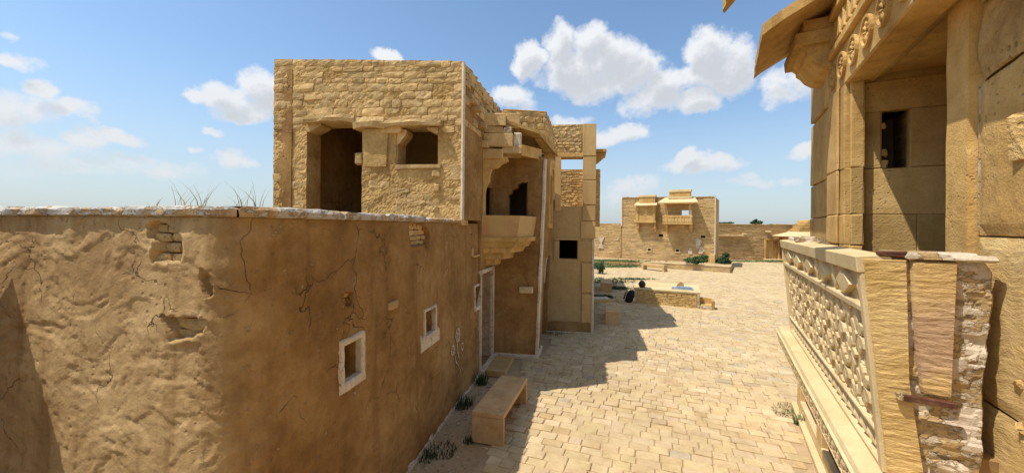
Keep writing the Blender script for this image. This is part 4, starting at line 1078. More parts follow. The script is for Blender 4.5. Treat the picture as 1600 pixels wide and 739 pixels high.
obj('side_wall', wall(line_frame(FBp - FN * .5, -FN, FD), 4, 0, ftop(FL), [], .4, None, 1.0), M['farmud'], far)
obj('left_wall', wall(line_frame(FA - FN * .5, -FN, -FD), 4, 0, ftop(0), [], .4, None, 1.0), M['farmud'], far)
for i in (1, 2, 3, 4):
    h = fh[i]; q = [FA + FD * u - FN * k + Z_ * z for k in (.05, .5) for (u, z) in ((h[0], h[2]), (h[1], h[2]), (h[1], h[3]), (h[0], h[3]))]
    obj('window_niche', (q, [(4, 5, 6, 7), (0, 4, 7, 3), (1, 2, 6, 5), (3, 7, 6, 2), (0, 1, 5, 4)]), M['dark'], far)
    if i > 2:
        g = .06
        obj('window_rim', join(*[frame_box(FA, FD, FN, Z_, a, (0, .035), b) for a, b in (((h[0] - g, h[1] + g), (h[3], h[3] + g)), ((h[0] - g * 1.8, h[1] + g * 1.8), (h[2] - g * 1.5, h[2])), ((h[0] - g, h[0]), (h[2], h[3])), ((h[1], h[1] + g), (h[2], h[3])))]), M['cream'], far)
tw = []
for i in range(12):
    u = FL * i / 12; tw.append(frame_box(FA, FD, FN, Z_, (u + .01, u + FL / 12 - .01), (-.4, .02), (ftop(u) - .02, ftop(u) + random.uniform(.03, .07)), .01, .008))
obj('whitewashed_top', join(*tw), M['plaster'], far)
obj('corner_trim', join(frame_box(FA, FD, FN, Z_, (-.06, .06), (-.3, .04), (3.3, ftop(0) + .05), .01, .01), frame_box(FBp, FD, FN, Z_, (-.05, .03), (-.3, .04), (.4, ftop(FL) + .03), .01, .01)), M['white'], far)
obj('corner_post', frame_box(FBp, FD, FN, Z_, (-.35, .02), (-.1, .12), (0, 1.1), .02, .01), M['gold'], far)
# left oriel: closed box with canopy
def farbox(name, a, b, o0, o1, m, parent=far, bev=.012, jit=.003):
    x0, x1, z0, z1 = fr2(a, b); return obj(name, frame_box(FA, FD, FN, Z_, (x0, x1), (o0, o1), (z0, z1), bev, jit), M[m], parent)
farbox('oriel_body', (996, 322), (1026, 347), 0, .45, 'gold')
farbox('oriel_pediment', (1000, 308), (1025, 319), 0, .30, 'gold')
farbox('oriel_cap', (999, 305.5), (1026, 308), 0, .36, 'cream')
farbox('oriel_sill', (994, 345), (1027, 348.5), 0, .55, 'gold')
x0, x1, z0, z1 = fr2((993.5, 319), (1029, 322))
vs = [FA + FD * a + FN * b + Z_ * c for a, b, c in ((x0 + .1, 0, z1 + .08), (x1 - .1, 0, z1 + .08), (x1, .75, z0), (x0, .75, z0))]; vs += [v + Z_ * .07 for v in vs]
CN = [(0, 3, 2, 1), (4, 5, 6, 7), (0, 1, 5, 4), (1, 2, 6, 5), (2, 3, 7, 6), (3, 0, 4, 7)]
obj('canopy', (vs, CN), M['cream'], far)
for x in (996.5, 1023): farbox('oriel_bracket', (x, 348.5), (x + 3.5, 357), 0, .42, 'gold'); farbox('oriel_bracket', (x + .4, 357), (x + 3, 362), 0, .24, 'gold')
farbox('oriel_pilaster', (996.5, 323), (999.5, 345), .45, .50, 'gold'); farbox('oriel_pilaster', (1022, 323), (1025, 345), .45, .50, 'gold')
ol = farbox('oriel_lattice', (1008, 328), (1013, 337), .44, .475, 'slab')
# right balcony: open with parapet, posts and wide canopy
farbox('balcony_floor', (1038, 348), (1084, 351), 0, .85, 'gold')
farbox('balcony_rail', (1038, 337), (1084, 340), .76, .85, 'gold')
farbox('balcony_panel', (1038.5, 341), (1083.5, 347.5), .79, .83, 'slab')
for i in range(9): x = 1039 + i * 5.2; farbox('baluster', (x, 340), (x + 1.6, 348), .81, .86, 'gold')
for x in (1041.5, 1078.5): farbox('balcony_post', (x, 319), (x + 2.6, 337), .70, .82, 'gold')
farbox('balcony_lintel', (1040, 316.5), (1083, 319.5), 0, .84, 'gold')
x0, x1, z0, z1 = fr2((1032, 311), (1093, 318))
vs = [FA + FD * a + FN * b + Z_ * c for a, b, c in ((x0 + .35, 0, z1), (x1 - .35, 0, z1), (x1, 1.15, z0), (x0, 1.15, z0))]; vs += [v + Z_ * .09 for v in vs]
obj('canopy', (vs, CN), M['cream'], far)
farbox('balcony_pediment', (1047, 299.5), (1080, 311), 0, .4, 'gold'); farbox('pediment_cap', (1046, 297.5), (1081.5, 300), 0, .46, 'cream'); farbox('pediment_band', (1045.5, 308.5), (1082, 310.5), 0, .47, 'cream')
for x in (1041, 1079): farbox('balcony_bracket', (x, 351), (x + 3.6, 357), 0, .7, 'gold'); farbox('balcony_bracket', (x + .4, 357), (x + 3.2, 363), 0, .35, 'gold')
def farsplash(name, pts, m, parent=far, off=.045, P0=None, D=None, Nn=None):
    P0 = P0 or FA; D = D or FD; Nn = Nn or FN
    q = []
    for (x, y) in pts:
        P = HIT(x, y, P0, Nn); q.append(((P - P0).dot(D), P.z))
    return obj(name, prism(q, D, Z_, Nn, P0, -.02, off), M[m], parent)
farsplash('white_patch', [(1085, 374), (1091, 373), (1097, 375), (1096, 381), (1093, 386), (1090, 390), (1087, 384), (1088, 378)], 'paint_w')
farsplash('white_patch', [(1093, 387), (1097, 384), (1100, 392), (1097, 397), (1091, 396)], 'paint_w')
farsplash('white_patch', [(1074, 389), (1081, 388), (1082, 396), (1076, 398)], 'paint_w')
# wall to the left of the far building
lw = thing('far_left_wall', (7, 35, 0), 'plain stone wall with a white hourglass mark, left of the far building', 'wall')
LW0 = Vector((3.5, 38.5, 0)); LWD = (FA - LW0).normalized(); LWN = Vector((LWD.y, -LWD.x, 0)); LWL = (FA - LW0).length
lz = 3.2 + 5.5 / 600 * 35
obj('wall_body', wall(line_frame(LW0 - LWN * .05, LWD, LWN), LWL - .05, 0, lz, [], .4, None, 1), M['farmud'], lw)
vf, T = courses(LW0 - LWN * .05, LWD, LWN, LWL - .05, .3, lz, .09, .14, .3, .8, 8, (), (.005, .03), .9); tag(obj('wall_stones', vf, M['farwall'], lw, tone=T), kind='stuff')
farsplash('hourglass_mark', [(934, 371), (944.5, 371), (940.5, 379.5), (943.5, 388), (935, 388), (938.5, 379.5)], 'paint_w', lw, .05, LW0, LWD, LWN)
farsplash('white_spot', [(964.5, 372), (967, 371.5), (967, 374.5), (965, 374.5)], 'paint_w', lw, .05, LW0, LWD, LWN)
# long wall to the right with a doorway
rw = thing('far_right_wall', (24, 38, 0), 'long wall of thin stone courses with a framed doorway, right of the far building', 'wall')
R0 = Vector((17.5, 39.5, 0)); R1 = Vector((34.5, 38.0, 0)); RDv = (R1 - R0).normalized(); RNv = Vector((RDv.y, -RDv.x, 0)); RLn = (R1 - R0).length
def FR(px, py): P = HIT(px, py, R0, RNv); return (P - R0).dot(RDv), P.z
rz = FR(1180, 351.5)[1]
x0, zt = FR(1197, 375); x1, zb = FR(1216, 405); dh_ = (x0, x1, 0.0, zt)
obj('wall_body', wall(line_frame(R0 - RNv * .05, RDv, RNv), RLn, 0, rz, [dh_], .45, None, 1.5), M['farmud'], rw)
vf, T = courses(R0 - RNv * .05, RDv, RNv, RLn, .1, rz, .07, .12, .3, .9, 9, [dh_], (.0, .07), .93); tag(obj('wall_stones', vf, M['farwall'], rw, tone=T), kind='stuff')
g = .16
obj('door_frame', join(frame_box(R0, RDv, RNv, Z_, (x0 - g, x0), (-.3, .1), (0, zt + g), .01, .005), frame_box(R0, RDv, RNv, Z_, (x1, x1 + g), (-.3, .1), (0, zt + g), .01, .005), frame_box(R0, RDv, RNv, Z_, (x0, x1), (-.3, .1), (zt, zt + g), .01, .005)), M['gold'], rw)
for k in range(3): w = (x1 - x0) / 3; obj('door_board', frame_box(R0, RDv, RNv, Z_, (x0 + w * k + .01, x0 + w * (k + 1) - .01), (-.25, -.2), (.1, zt), .01), M['gold' if k != 1 else 'slab'], rw)
obj('door_step', frame_box(R0, RDv, RNv, Z_, (x0 - .3, x1 + .3), (.1, .8), (0, .15), .02), M['cream'], rw)
a, zz = FR(1115, 368); b, _ = FR(1163, 369); obj('white_ledge', frame_box(R0, RDv, RNv, Z_, (a, b), (0, .3), (zz - .05, zz + .06), .02, .01), M['cream'], rw)
for (x, y) in ((1199, 362), (1234, 362), (1162, 366)):
    a, zz = FR(x, y); obj('projecting_stone', frame_box(R0, RDv, RNv, Z_, (a - .2, a + .2), (-.05, .35), (zz - .07, zz + .08), .02, .01), M['cream'], rw)
tw = []
for i in range(30):
    u = RLn * i / 30; tw.append(frame_box(R0, RDv, RNv, Z_, (u, u + RLn / 30 - .02), (-.45, .05), (rz, rz + random.uniform(.05, .12)), .02, .01))
obj('wall_cap', join(*tw), M['gold'], rw)
# small pavilion roof beyond the right wall
pv = W(1262, 360, 36); pv.z = 0
pav2 = thing('small_shrine', pv, 'small golden stone shrine roof rising beside the right-hand pillar', 'shrine')
zA = W(1262, 369, 36).z
obj('shrine_body', frame_box(pv, X_, Y_, Z_, (-1.0, 2.4), (0, 2), (0, zA - .0), .02), M['gold'], pav2)
obj('shrine_eave', ([Vector(pv) + Vector(q) for q in ((-1.7, -.8, zA - .05), (3, -.8, zA - .05), (3, 2.6, zA - .05), (-1.7, 2.6, zA - .05), (-.6, .3, zA + .4), (2.2, .3, zA + .4), (2.2, 1.6, zA + .4), (-.6, 1.6, zA + .4))], HEX), M['cream'], pav2)
for k in range(4): obj('shrine_tier', frame_box(pv, X_, Y_, Z_, (-.55 + k * .25, 2.0), (.3, 1.6), (zA + .4 + k * .28, zA + .67 + k * .28), .04), M['gold'], pav2)

# ================================================================== RIGHT: carved haveli
hav = thing('carved_haveli', R(3.5, -1.3, 0), 'carved golden sandstone house with a lattice balcony, filling the right of the view', 'house')
def rb(name, s, d, z, m, parent=hav, bev=.009, jit=.005): return obj(name, frame_box(O_, RT, RN, Z_, s, d, z, bev, jit), M[m] if isinstance(m, str) else m, parent)
S0, S1 = 2.63, 5.70; DT, DB, ZT, ZB = -.63, -.735, 3.06, 1.965
# --- balcony front panel: tilted local frame
pu = RT; pvv = (RN * (DT - DB) + Z_ * (ZT - ZB)).normalized(); pn = pu.cross(pvv); 
if pn.dot(RN) < 0: pn = -pn
PO = R(S0, DB, ZB); PH = (R(0, DT, ZT) - R(0, DB, ZB)).length; PL = S1 - S0
front = obj('carved_front', frame_box(PO, pu, pvv, pn, (0, PL), (0, PH), (-.09, -.021)), M['cream'], hav)
def pb_(name, a, b, c, m='cream', bev=.006): return obj(name, frame_box(PO, pu, pvv, pn, a, b, c, bev, .0015), M[m], front, org=PO + pu * a[0] + pvv * b[0])
pb_('top_rail', (-.004, PL), (PH - .085, PH + .004), (-.12, .022)); pb_('moulding', (.05, PL), (PH - .30, PH - .262), (-.05, .012)); pb_('end_stile', (0, .055), (0, PH - .085), (-.09, .012)); pb_('end_stile', (PL - .05, PL), (0, PH - .085), (-.09, .012))
pb_('bottom_rail', (.05, PL), (0, .03), (-.05, .01)); pb_('moulding', (.05, PL), (.17, .195), (-.05, .01))
def lozenge(w, h, d, base=-.047, top=.8):
    vs = [Vector((-w, 0, base)), Vector((0, -h, base)), Vector((w, 0, base)), Vector((0, h, base))]
    vs += [Vector((v.x * .86, v.y * .86, d)) for v in vs[:4]]
    return vs, [(4, 5, 6, 7), (0, 1, 5, 4), (1, 2, 6, 5), (2, 3, 7, 6), (3, 0, 4, 7)]
def leafshape(L, w, d0, d1, ang, cx, cy, ridge=.35):
    """pointed carved leaf, ridge up the middle"""
    vs = []; prof = [(0, 0), (.25, .75), (.55, 1), (.85, .55), (1, 0)]
    L1 = [(t * L, p * w) for t, p in prof]; ca, sa = cos(ang), sin(ang)
    def T(x, y, z): return Vector((cx + x * ca - y * sa, cy + x * sa + y * ca, z))
    out = [(x, y) for x, y in L1] + [(x, -y) for x, y in L1[-2:0:-1]]; n = len(out)
    for z in (-.047, d0):
        for x, y in out: vs.append(T(x, y, z))
    k = len(vs); vs.append(T(L * .5, 0, d1)); fs = [(i, (i + 1) % n, n + (i + 1) % n, n + i) for i in range(n)]
    fs += [(n + i, n + (i + 1) % n, k) for i in range(n)]
    return vs, fs
def place(name, vf, cx, cy, m='cream'):
    vs = [PO + pu * (cx + v.x) + pvv * (cy + v.y) + pn * v.z for v in vf[0]]
    return obj(name, (vs, vf[1]), M[m], front, org=PO + pu * cx + pvv * cy)
sp = .55; c0 = .38
ncol = 5
for i in range(6):
    cx = c0 + i * sp - .0
    if cx < PL - .12: place('diamond', lozenge(.175, .082, .012), cx, PH - .174)
    cx2 = cx - sp / 2
    if cx2 < PL - .06: place('carved_oval', leafshape(.165, .035, -.004, .008, pi / 2, 0, -.08), cx2, PH - .174)
FY0, FY1 = .205, PH - .31
def petal(L, w, z, a, ox=0, oy=0):
    """flat-topped pointed petal"""
    prof = [(0, .25), (.3, .8), (.6, 1), (.85, .6), (1, 0)]; out = [(t * L, p * w) for t, p in prof] + [(t * L, -p * w) for t, p in prof[-2::-1]]
    n = len(out); vs = []; ca, sa = cos(a), sin(a)
    for zz, sc_ in ((-.047, 1), (z - .006, 1), (z, .78)):
        for x, y in out: X = L * .5 + (x - L * .5) * (1 if sc_ == 1 else .88); Y = y * sc_; vs.append(Vector((ox + X * ca - Y * sa, oy + X * sa + Y * ca, zz)))
    return vs, [tuple(range(2 * n, 3 * n))] + [(l * n + i, l * n + (i + 1) % n, (l + 1) * n + (i + 1) % n, (l + 1) * n + i) for l in (0, 1) for i in range(n)]
cw_ = .40; ch_ = (FY1 - FY0) / 2; ncx = int((PL - .12) / cw_)
def flower(cx, cy, n_, L, w, z=-.004, ph=0, half=None):
    parts = []
    for k in range(n_):
        a = 2 * pi * k / n_ + ph
        ex_, ey_ = cx + cos(a) * (L + .014), cy + sin(a) * (L + .014)
        if not (.06 < ex_ < PL - .06 and FY0 - .006 < ey_ < FY1 + .008): continue
        parts.append(petal(L, w, z, a, cos(a) * .014, sin(a) * .014))
    if parts: place('carved_flower', join(*parts), cx, cy)
for i in range(ncx + 1):
    x0 = .06 + i * cw_
    for j in range(2):
        cx, cy = x0 + cw_ / 2, FY0 + (j + .5) * ch_
        if i < ncx:
            flower(cx, cy, 6, .112, .036, z=-.003, ph=pi / 6); place('flower_boss', lozenge(.02, .02, .004), cx, cy)
            for (sx_, sy_) in ((1, 1), (-1, 1), (1, -1), (-1, -1)):
                flower_c = None
            for sgn in (-1, 1): place('carved_leaf', petal(.05, .017, -.01, pi / 2 * sgn, 0, .0), cx + sgn * .0, cy + sgn * .092 if abs(cy + sgn * .142 - FY0) > .0 else cy)
    for j in range(3):
        cx, cy = x0, FY0 + j * ch_
        flower(cx, cy, 6, .096, .032, z=-.005)
        if .08 < cx < PL - .08 and 0 < j < 2: place('flower_boss', lozenge(.018, .018, .002), cx, cy)
    for j in range(2):
        cy = FY0 + (j + .5) * ch_
        for sgn in (-1, 1):
            if .06 < x0 < PL - .06: place('carved_leaf', petal(.055, .018, -.010, pi / 2 * sgn, 0, 0), x0, cy + .004 * sgn)
for i in range(24):
    cx = .1 + i * .128
    if cx > PL - .06: break
    place('border_leaf', leafshape(.13, .030, -.012, .006, pi / 4, -.045, -.045), cx, .10)
# --- ledge with carved fascia
LE = 5.95
vs = [R(s, d, z) for s in (2.2, LE) for d, z in ((DB - .45, ZB), (-.625, ZB - .004), (-.615, ZB - .03), (-.66, ZB - .25), (-.72, ZB - .30), (DB - .45, ZB - .34))]
nn6 = 6; led = obj('ledge', (vs, [tuple(range(6)), tuple(range(11, 5, -1))] + [(i, 6 + i, 6 + (i + 1) % 6, (i + 1) % 6) for i in range(6)]), M['cream'], hav)
fq = (R(0, -.615, ZB - .03) - R(0, -.66, ZB - .25)).normalized()
fn = RT.cross(fq); fn = fn if fn.dot(RN) > 0 else -fn
FO = R(2.2, -.66, ZB - .25)
for i in range(33):
    cx = .06 + i * .113; parts = []
    for k, a in enumerate((.3, 1.6, 2.9, 4.2, 5.5)):
        lv = leafshape(.052, .016, .012, .022, a + (i % 2) * .6, cos(a) * .008, sin(a) * .008)
        parts.append(([FO + RT * (cx + v.x) + fq * (.115 + v.y * 1.5) + fn * max(v.z, -.01) for v in lv[0]], lv[1]))
    obj('fascia_rosette', join(*parts), M['cream'], led, org=ORG[led])
for (b0_, b1_) in ((.012, .03), (.195, .215)):
    obj('fascia_bead', frame_box(FO, RT, fq, fn, (0, LE - 2.2), (b0_, b1_), (-.01, .018), .004), M['cream'], led, org=ORG[led])
# --- underside and base wall
rb('base_wall', (-2.0, 8.5), (-1.7, -1.28), (0, 1.66), 'gold'); rb('balcony_underside', (2.2, 5.8), (-1.3, -.74), (1.50, 1.62), 'gold')
rb('plinth', (-2.0, 8.52), (-1.28, -1.19), (0, .24), 'cream'); rb('plinth', (-2.0, 8.54), (-1.19, -1.10), (0, .10), 'cream')
for s in (8.2, 6.6, 5.0): rb('base_pilaster', (s - .0, s + .30), (-1.28, -1.19), (.22, 1.5), 'slab')
for s in (6.9, 5.3): rb('recess_panel', (s, s + 1.3), (-1.28, -1.262), (.22, 1.5), 'wood')
# --- side panel facing the camera: two slabs, mortar, iron clamp
sd = RT * -1
def SPT(d, z, o=0): return RT * (S0 - o) + RN * d + Z_ * z
def rough_sheet(name, outline_fn, d0, d1, z0, z1, res, off, amp, m, freq=8, thick=.1):
    nd = max(2, int(abs(d1 - d0) / res)); nz_ = int((z1 - z0) / res); vs = []; fs = []; keep = {}
    for i in range(nd + 1):
        for j in range(nz_ + 1):
            t = j / nz_; z = z0 + (z1 - z0) * t; a, b = outline_fn(z); d = a + (b - a) * i / nd
            k = noise.fractal(Vector((d * freq * .35, z * freq * (2.2 if freq > 10 else .8), 3)), .8, 2.1, 4)
            if freq < 10: k = math.floor(k * 3.5) / 3.5 * .8 + .35 * k
            e_ = min(i, nd - i, nz_ - j) ; rnd_ = -.02 if e_ == 0 else 0
            vs.append(SPT(d, z, off + amp * k + rnd_))
    I = lambda i, j: i * (nz_ + 1) + j
    for i in range(nd):
        for j in range(nz_): fs.append((I(i, j), I(i, j + 1), I(i + 1, j + 1), I(i + 1, j)))
    ring = [I(i, 0) for i in range(nd + 1)] + [I(nd, j) for j in range(1, nz_ + 1)] + [I(i, nz_) for i in range(nd - 1, -1, -1)] + [I(0, j) for j in range(nz_ - 1, 0, -1)]
    k = len(vs)
    for r0 in ring: vs.append(vs[r0] + RT * thick)
    for q in range(len(ring)): a, b = q, (q + 1) % len(ring); fs.append((ring[a], ring[b], k + b, k + a))
    return obj(name, (vs, fs), M[m], hav)
def dx(px, py): return RSV(px, py, S0)
dA = dx(1347, 405)[0]; dBm = dx(1419, 395)[0]
def leftedge(z): return DT + (DB - DT) * (ZT - z) / (ZT - ZB)
gap_d = lambda z: dx(1419, 395)[0] - .014 * (3.05 - z) / .6
rough_sheet('side_slab', lambda z: (leftedge(z) - .002, gap_d(z) + .003 - max(0, (2.45 - z)) * .10), 0, .2, 1.55, ZT - .006, .0085, .012, .0032, 'goldstrata', 24)
e1_ = dx(1498, 397)[0]; e2_ = dx(1440, 612); e3_ = dx(1487, 612)[0]
zc = e2_[1]
rough_sheet('side_slab', lambda z: (gap_d(z) - .008 + (e2_[0] - gap_d(zc) + .008) * ((ZT - z) / (ZT - zc)) ** 1.8, e1_ + (e3_ - e1_) * (ZT - z) / (ZT - zc)), 0, .17, zc, ZT - .012, .0085, .010, .0032, 'redstrata', 24)['label'] = 'reddish slab of the balcony side'
pr_ = dx(1562, 420)[0]
def plast(z):
    a = gap_d(z) + .06; b = pr_ + .05 * max(0, (2.9 - z)) + .02 * noise.noise(Vector((z * 5, 2, 2))) - (0 if z < 3.0 else -.05 * (z - 3.0) / .07)
    return a, b
rough_sheet('lime_mortar', plast, 0, .35, 1.5, ZT + .03, .012, -.022, .030, 'plaster', 6, .15)
rs = random.Random(4)
for (x, y, w, h) in ((1480, 724, .12, .04),):
    d, z = dx(x, y); vf = softbox(SPT(d, z - h, .0), RN, RT, (w * .6, .022, h * .6), 16, 14, .55, 0)
    vf = ([v + Vector((1, 1, 1)) * (.02 * noise.noise(v * 14) + .012 * noise.noise(v * 35)) for v in vf[0]], vf[1]); obj('mortar_lump', vf, M['plaster'] if rs.random() < .75 else M['goldstrata'], hav)
d0_, z0_ = dx(1404, 616); d1_, _ = dx(1490, 612)
cl = thing('iron_clamp', SPT(d0_, z0_, .02), 'rusty iron clamp across the joint of the balcony side slabs', 'clamp')
obj('clamp_bar', frame_box(SPT(0, 0, 0), RN, -RT, Z_, (d1_, d0_), (.02, .045), (z0_ - .014, z0_ + .016), .004, .003), M['iron'], cl)
obj('clamp_head', frame_box(SPT(0, 0, 0), RN, -RT, Z_, (d0_ - .012, d0_ + .016), (.0, .046), (z0_ - .018, z0_ + .016), .006, .005), M['plaster'], cl)
# things on the ledge top
wd = thing('wood_scrap', R(2.9, -.80, ZT), 'dark broken wooden rod lying along the top of the balcony side', 'wood')
a, b = dx(1372, 395)[0], dx(1424, 392)[0]
obj('rod', frame_box(RT * S0, RN, RT, Z_, (b, a), (-.01, .045), (ZT + .0, ZT + .032), .008, .004), M['iron'], wd)
for (x0, x1, h) in ((1415, 1485, .028), (1440, 1560, .02)):
    a, b = dx(x0, 395)[0], dx(x1, 395)[0]; rough = frame_box(RT * S0, RN, RT, Z_, (b, a), (-.015, .07), (ZT - .004, ZT + h), .008, .008); obj('mortar_cap', rough, M['plaster'], hav)
for i in range(14):
    s = 4.6 + .05 * i + rs.uniform(-.03, .03); z = ZT
    P = R(s, -.70 - rs.uniform(0, .10), z)
    if i == 0: deb = thing('mortar_debris', R(4.9, -.78, ZT), 'pile of flaky white mortar pieces on the far end of the balcony rail', 'rubble')
    a = rs.uniform(0, pi); ea_, eb_ = Vector((cos(a), sin(a), .15)), Vector((-sin(a), cos(a), .1))
    obj('mortar_piece', frame_box(P, ea_, eb_, Z_, (-.09, .09), (-.04, .04), (.0, .02 + .03 * rs.random()), .006, .008), M['plaster'], deb)
# --- balcony inside, pilaster, end wall, niche, ceiling, lintel
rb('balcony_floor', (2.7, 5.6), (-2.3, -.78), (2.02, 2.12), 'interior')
SN0, SN1 = 4.24, 5.9
PBT = 2.1
# pilaster made of faces stepping back, in three courses with open joints
zc_ = [2.1, RSV(1330, 383, SN0)[1], RSV(1330, 335, SN0)[1], RSV(1330, 263, SN0)[1], 4.35 + .1]
for i in range(4):
    z = (zc_[i] + .0012, zc_[i + 1] - .0012)
    rb('pilaster_block', (SN0, SN0 + .62), (-1.0, -.90), z, 'gold', bev=.006)
    rb('pilaster_face', (SN0 + .12, SN0 + .50), (-.90, -.875), z, 'gold', bev=.012)
    rb('pilaster_block', (SN0 + .62, SN1), (-1.6, -.935), z, 'gold', bev=.01)
    rb('jamb_strip', (SN0 - .045, SN0), (-1.02, -.935), z, 'gold', bev=.008)
rb('outer_jamb', (SN1, SN1 + .12), (-1.6, -1.0), (2.1, 4.2), 'slab')
hd0, hz1 = RSV(1378, 175, SN0 + .06); hd1, hz0 = RSV(1420, 262, SN0 + .06)
obj('end_wall', wall(line_frame(R(SN0 + .06, -1.03, 0), -RN, -RT), 1.3, 2.1, 4.62, [(-1.03 - hd0, -1.03 - hd1, hz0, hz1)], .3, lambda u, z: .004 * nz((u, z, 0), 6), .05), M['gold'], hav)
# joints of the end wall blocks: shallow blocks proud of it
for (z0_, z1_, cuts) in ((2.12, RSV(1400, 335, SN0)[1], (0, .34, .8, 1.25)), (RSV(1400, 335, SN0)[1], hz0, (0, 1.25)), (hz1, 4.44, (0, .6, 1.25))):
    for a, b in zip(cuts, cuts[1:]): obj('wall_block', frame_box(R(SN0 + .06, -1.03, 0), -RN, -RT, Z_, (a + .001, b - .001), (-.02, .018), (z0_ + .001, z1_ - .001), .006, .001), M['gold'], hav, org=R(SN0, -1.03 - a, z0_))
u0n, u1n = -1.03 - hd0, -1.03 - hd1
for (a, b) in ((0, u0n), (u1n, 1.25)): obj('wall_block', frame_box(R(SN0 + .06, -1.03, 0), -RN, -RT, Z_, (a + .003, b - .006), (-.02, .016), (hz0 + .004, hz1 - .003), .006, .002), M['gold'], hav, org=R(SN0, -1.03 - a, hz0))
q = [R(SN0 + .06, -1.03, 0) - RN * u + RT * k + Z_ * z for k in (.05, .34) for (u, z) in ((u0n, hz0), (u1n, hz0), (u1n, hz1), (u0n, hz1))]
obj('niche_back', (q, [(4, 5, 6, 7), (0, 4, 7, 3), (1, 2, 6, 5), (3, 7, 6, 2), (0, 1, 5, 4)]), M['dark'], hav)
for (du, dz, w, h) in ((-.01, .0, .05, .07), (.0, .10, .035, .06), (-.012, .33, .04, .05)): obj('chipped_edge', frame_box(R(SN0 + .06, -1.03, 0) - RN * (u0n + du), -RN, -RT, Z_, (0, w), (-.02, .012), (hz0 + dz, hz0 + dz + h), .012, .008), M['gold'], hav)
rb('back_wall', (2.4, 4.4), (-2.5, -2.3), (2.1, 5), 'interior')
rb('ceiling', (-1.0, 4.3), (-2.4, -1.10), (4.50, 4.62), 'gold'); rb('ceiling_beam', (-1.0, SN0), (-1.15, -1.0), (4.46, 4.60), 'gold')
# lintel with carved medallions
rb('lintel', (-1.0, SN0 + .75), (-1.10, -.90), (4.44, 4.80), 'gold'); lint = obj('carved_band', frame_box(O_, RT, RN, Z_, (-1.0, SN0 + .9), (-1.1, -.86), (4.80, 4.87), .008), M['gold'], hav)
rb('upper_wall', (-1.0, SN0 + .9), (-1.5, -.90), (4.87, 6.4), 'gold'); rb('upper_band', (-1.0, SN0 + .9), (-1.1, -.85), (5.14, 5.2), 'gold')
def medallion(s, z, r_, base=-.90):
    parts = []
    segs = 20; vs = []; fs = []
    for (rr_, h) in ((r_, 0), (r_, .025), (r_ * .84, .025), (r_ * .80, .004)):
        for k in range(segs): a = 2 * pi * k / segs; vs.append(R(s, base, z) + RT * (rr_ * cos(a)) + Z_ * (rr_ * sin(a)) + RN * h)
    for l in range(3):
        for k in range(segs): fs.append((l * segs + k, l * segs + (k + 1) % segs, (l + 1) * segs + (k + 1) % segs, (l + 1) * segs + k))
    parts.append((vs, fs))
    for k in range(8):
        a = 2 * pi * k / 8; lv = leafshape(r_ * .62, r_ * .16, .012, .026, a, cos(a) * r_ * .15, sin(a) * r_ * .15)
        parts.append(([R(s, base, z) + RT * v.x + Z_ * v.y + RN * max(v.z, -.01) for v in lv[0]], lv[1]))
    return obj('medallion', join(*parts), M['gold'], hav, org=R(s, base, z))
for i in range(9): medallion(4.62 - i * .33, 4.62, .115)
for i in range(26):
    s = 4.9 - i * .14
    vs = [R(s - .06, -.90, 4.90), R(s + .06, -.90, 4.90), R(s, -.90, 5.12), R(s - .045, -.87, 4.915), R(s + .045, -.87, 4.915), R(s, -.87, 5.08)]
    obj('carved_tooth', (vs, [(0, 1, 4, 3), (1, 2, 5, 4), (2, 0, 3, 5), (3, 4, 5)]), M['gold'], hav, org=R(s, -.9, 4.9))
for i in range(12): medallion(4.9 - i * .3, 5.34, .10)
# far eave, its beam and rounded corbel
def rprism(name, pts, s0, s1, m, parent=hav): return obj(name, prism(pts, RN, Z_, RT, O_, s0, s1), M[m], parent)
def eave_mesh(s0, s1, d0, zz0, d1, zz1, th, seed):
    vs = []; fs = []; ns = 12; nd = 8
    for side in (0, 1):
        for i in range(ns + 1):
            for j in range(nd + 1):
                s = s0 + (s1 - s0) * i / ns; t = j / nd; d = d0 + (d1 - d0) * t; z = zz0 + (zz1 - zz0) * (t ** .85)
                k = noise.noise(Vector((s * 4, t * 5, seed)))
                if j == 0: d += .045 * abs(noise.noise(Vector((s * 6, seed, 1)))) * -1
                if i in (0, ns): s += .02 * k
                vs.append(R(s, d, z + (th if side else 0) + .012 * k))
    I = lambda q, i, j: q * (ns + 1) * (nd + 1) + i * (nd + 1) + j
    for i in range(ns):
        for j in range(nd): fs += [(I(0, i, j), I(0, i + 1, j), I(0, i + 1, j + 1), I(0, i, j + 1)), (I(1, i, j), I(1, i, j + 1), I(1, i + 1, j + 1), I(1, i + 1, j))]
    for i in range(ns): fs += [(I(0, i, 0), I(1, i, 0), I(1, i + 1, 0), I(0, i + 1, 0)), (I(0, i, nd), I(0, i + 1, nd), I(1, i + 1, nd), I(1, i, nd))]
    for j in range(nd): fs += [(I(0, 0, j), I(0, 0, j + 1), I(1, 0, j + 1), I(1, 0, j)), (I(0, ns, j), I(1, ns, j), I(1, ns, j + 1), I(0, ns, j + 1))]
    return vs, fs
obj('eave_slab', eave_mesh(SN0 + .02, 5.45, -.30, 5.0, -.92, 5.33, .10, 1), M['gold'], hav)
rb('eave_beam', (SN0 + .35, 5.38), (-.93, -.60), (4.98, 5.10), 'gold'); rb('eave_beam', (SN0 + .38, 5.36), (-.93, -.66), (5.10, 5.22), 'gold')
rprism('rounded_corbel', [(-.66, 4.98), (-.70, 4.94), (-.705, 4.90), (-.74, 4.87), (-.78, 4.81), (-.84, 4.765), (-.90, 4.75), (-.95, 4.75), (-.95, 4.98)], SN0 + .42, 5.34, 'gold')
rb('corbel_wall', (SN0 + .62, 5.75), (-1.5, -.91), (4.45, 5.4), 'gold')
obj('eave_slab', eave_mesh(2.72, 3.04, .02, 4.69, -.92, 5.35, .07, 2), M['gold'], hav)
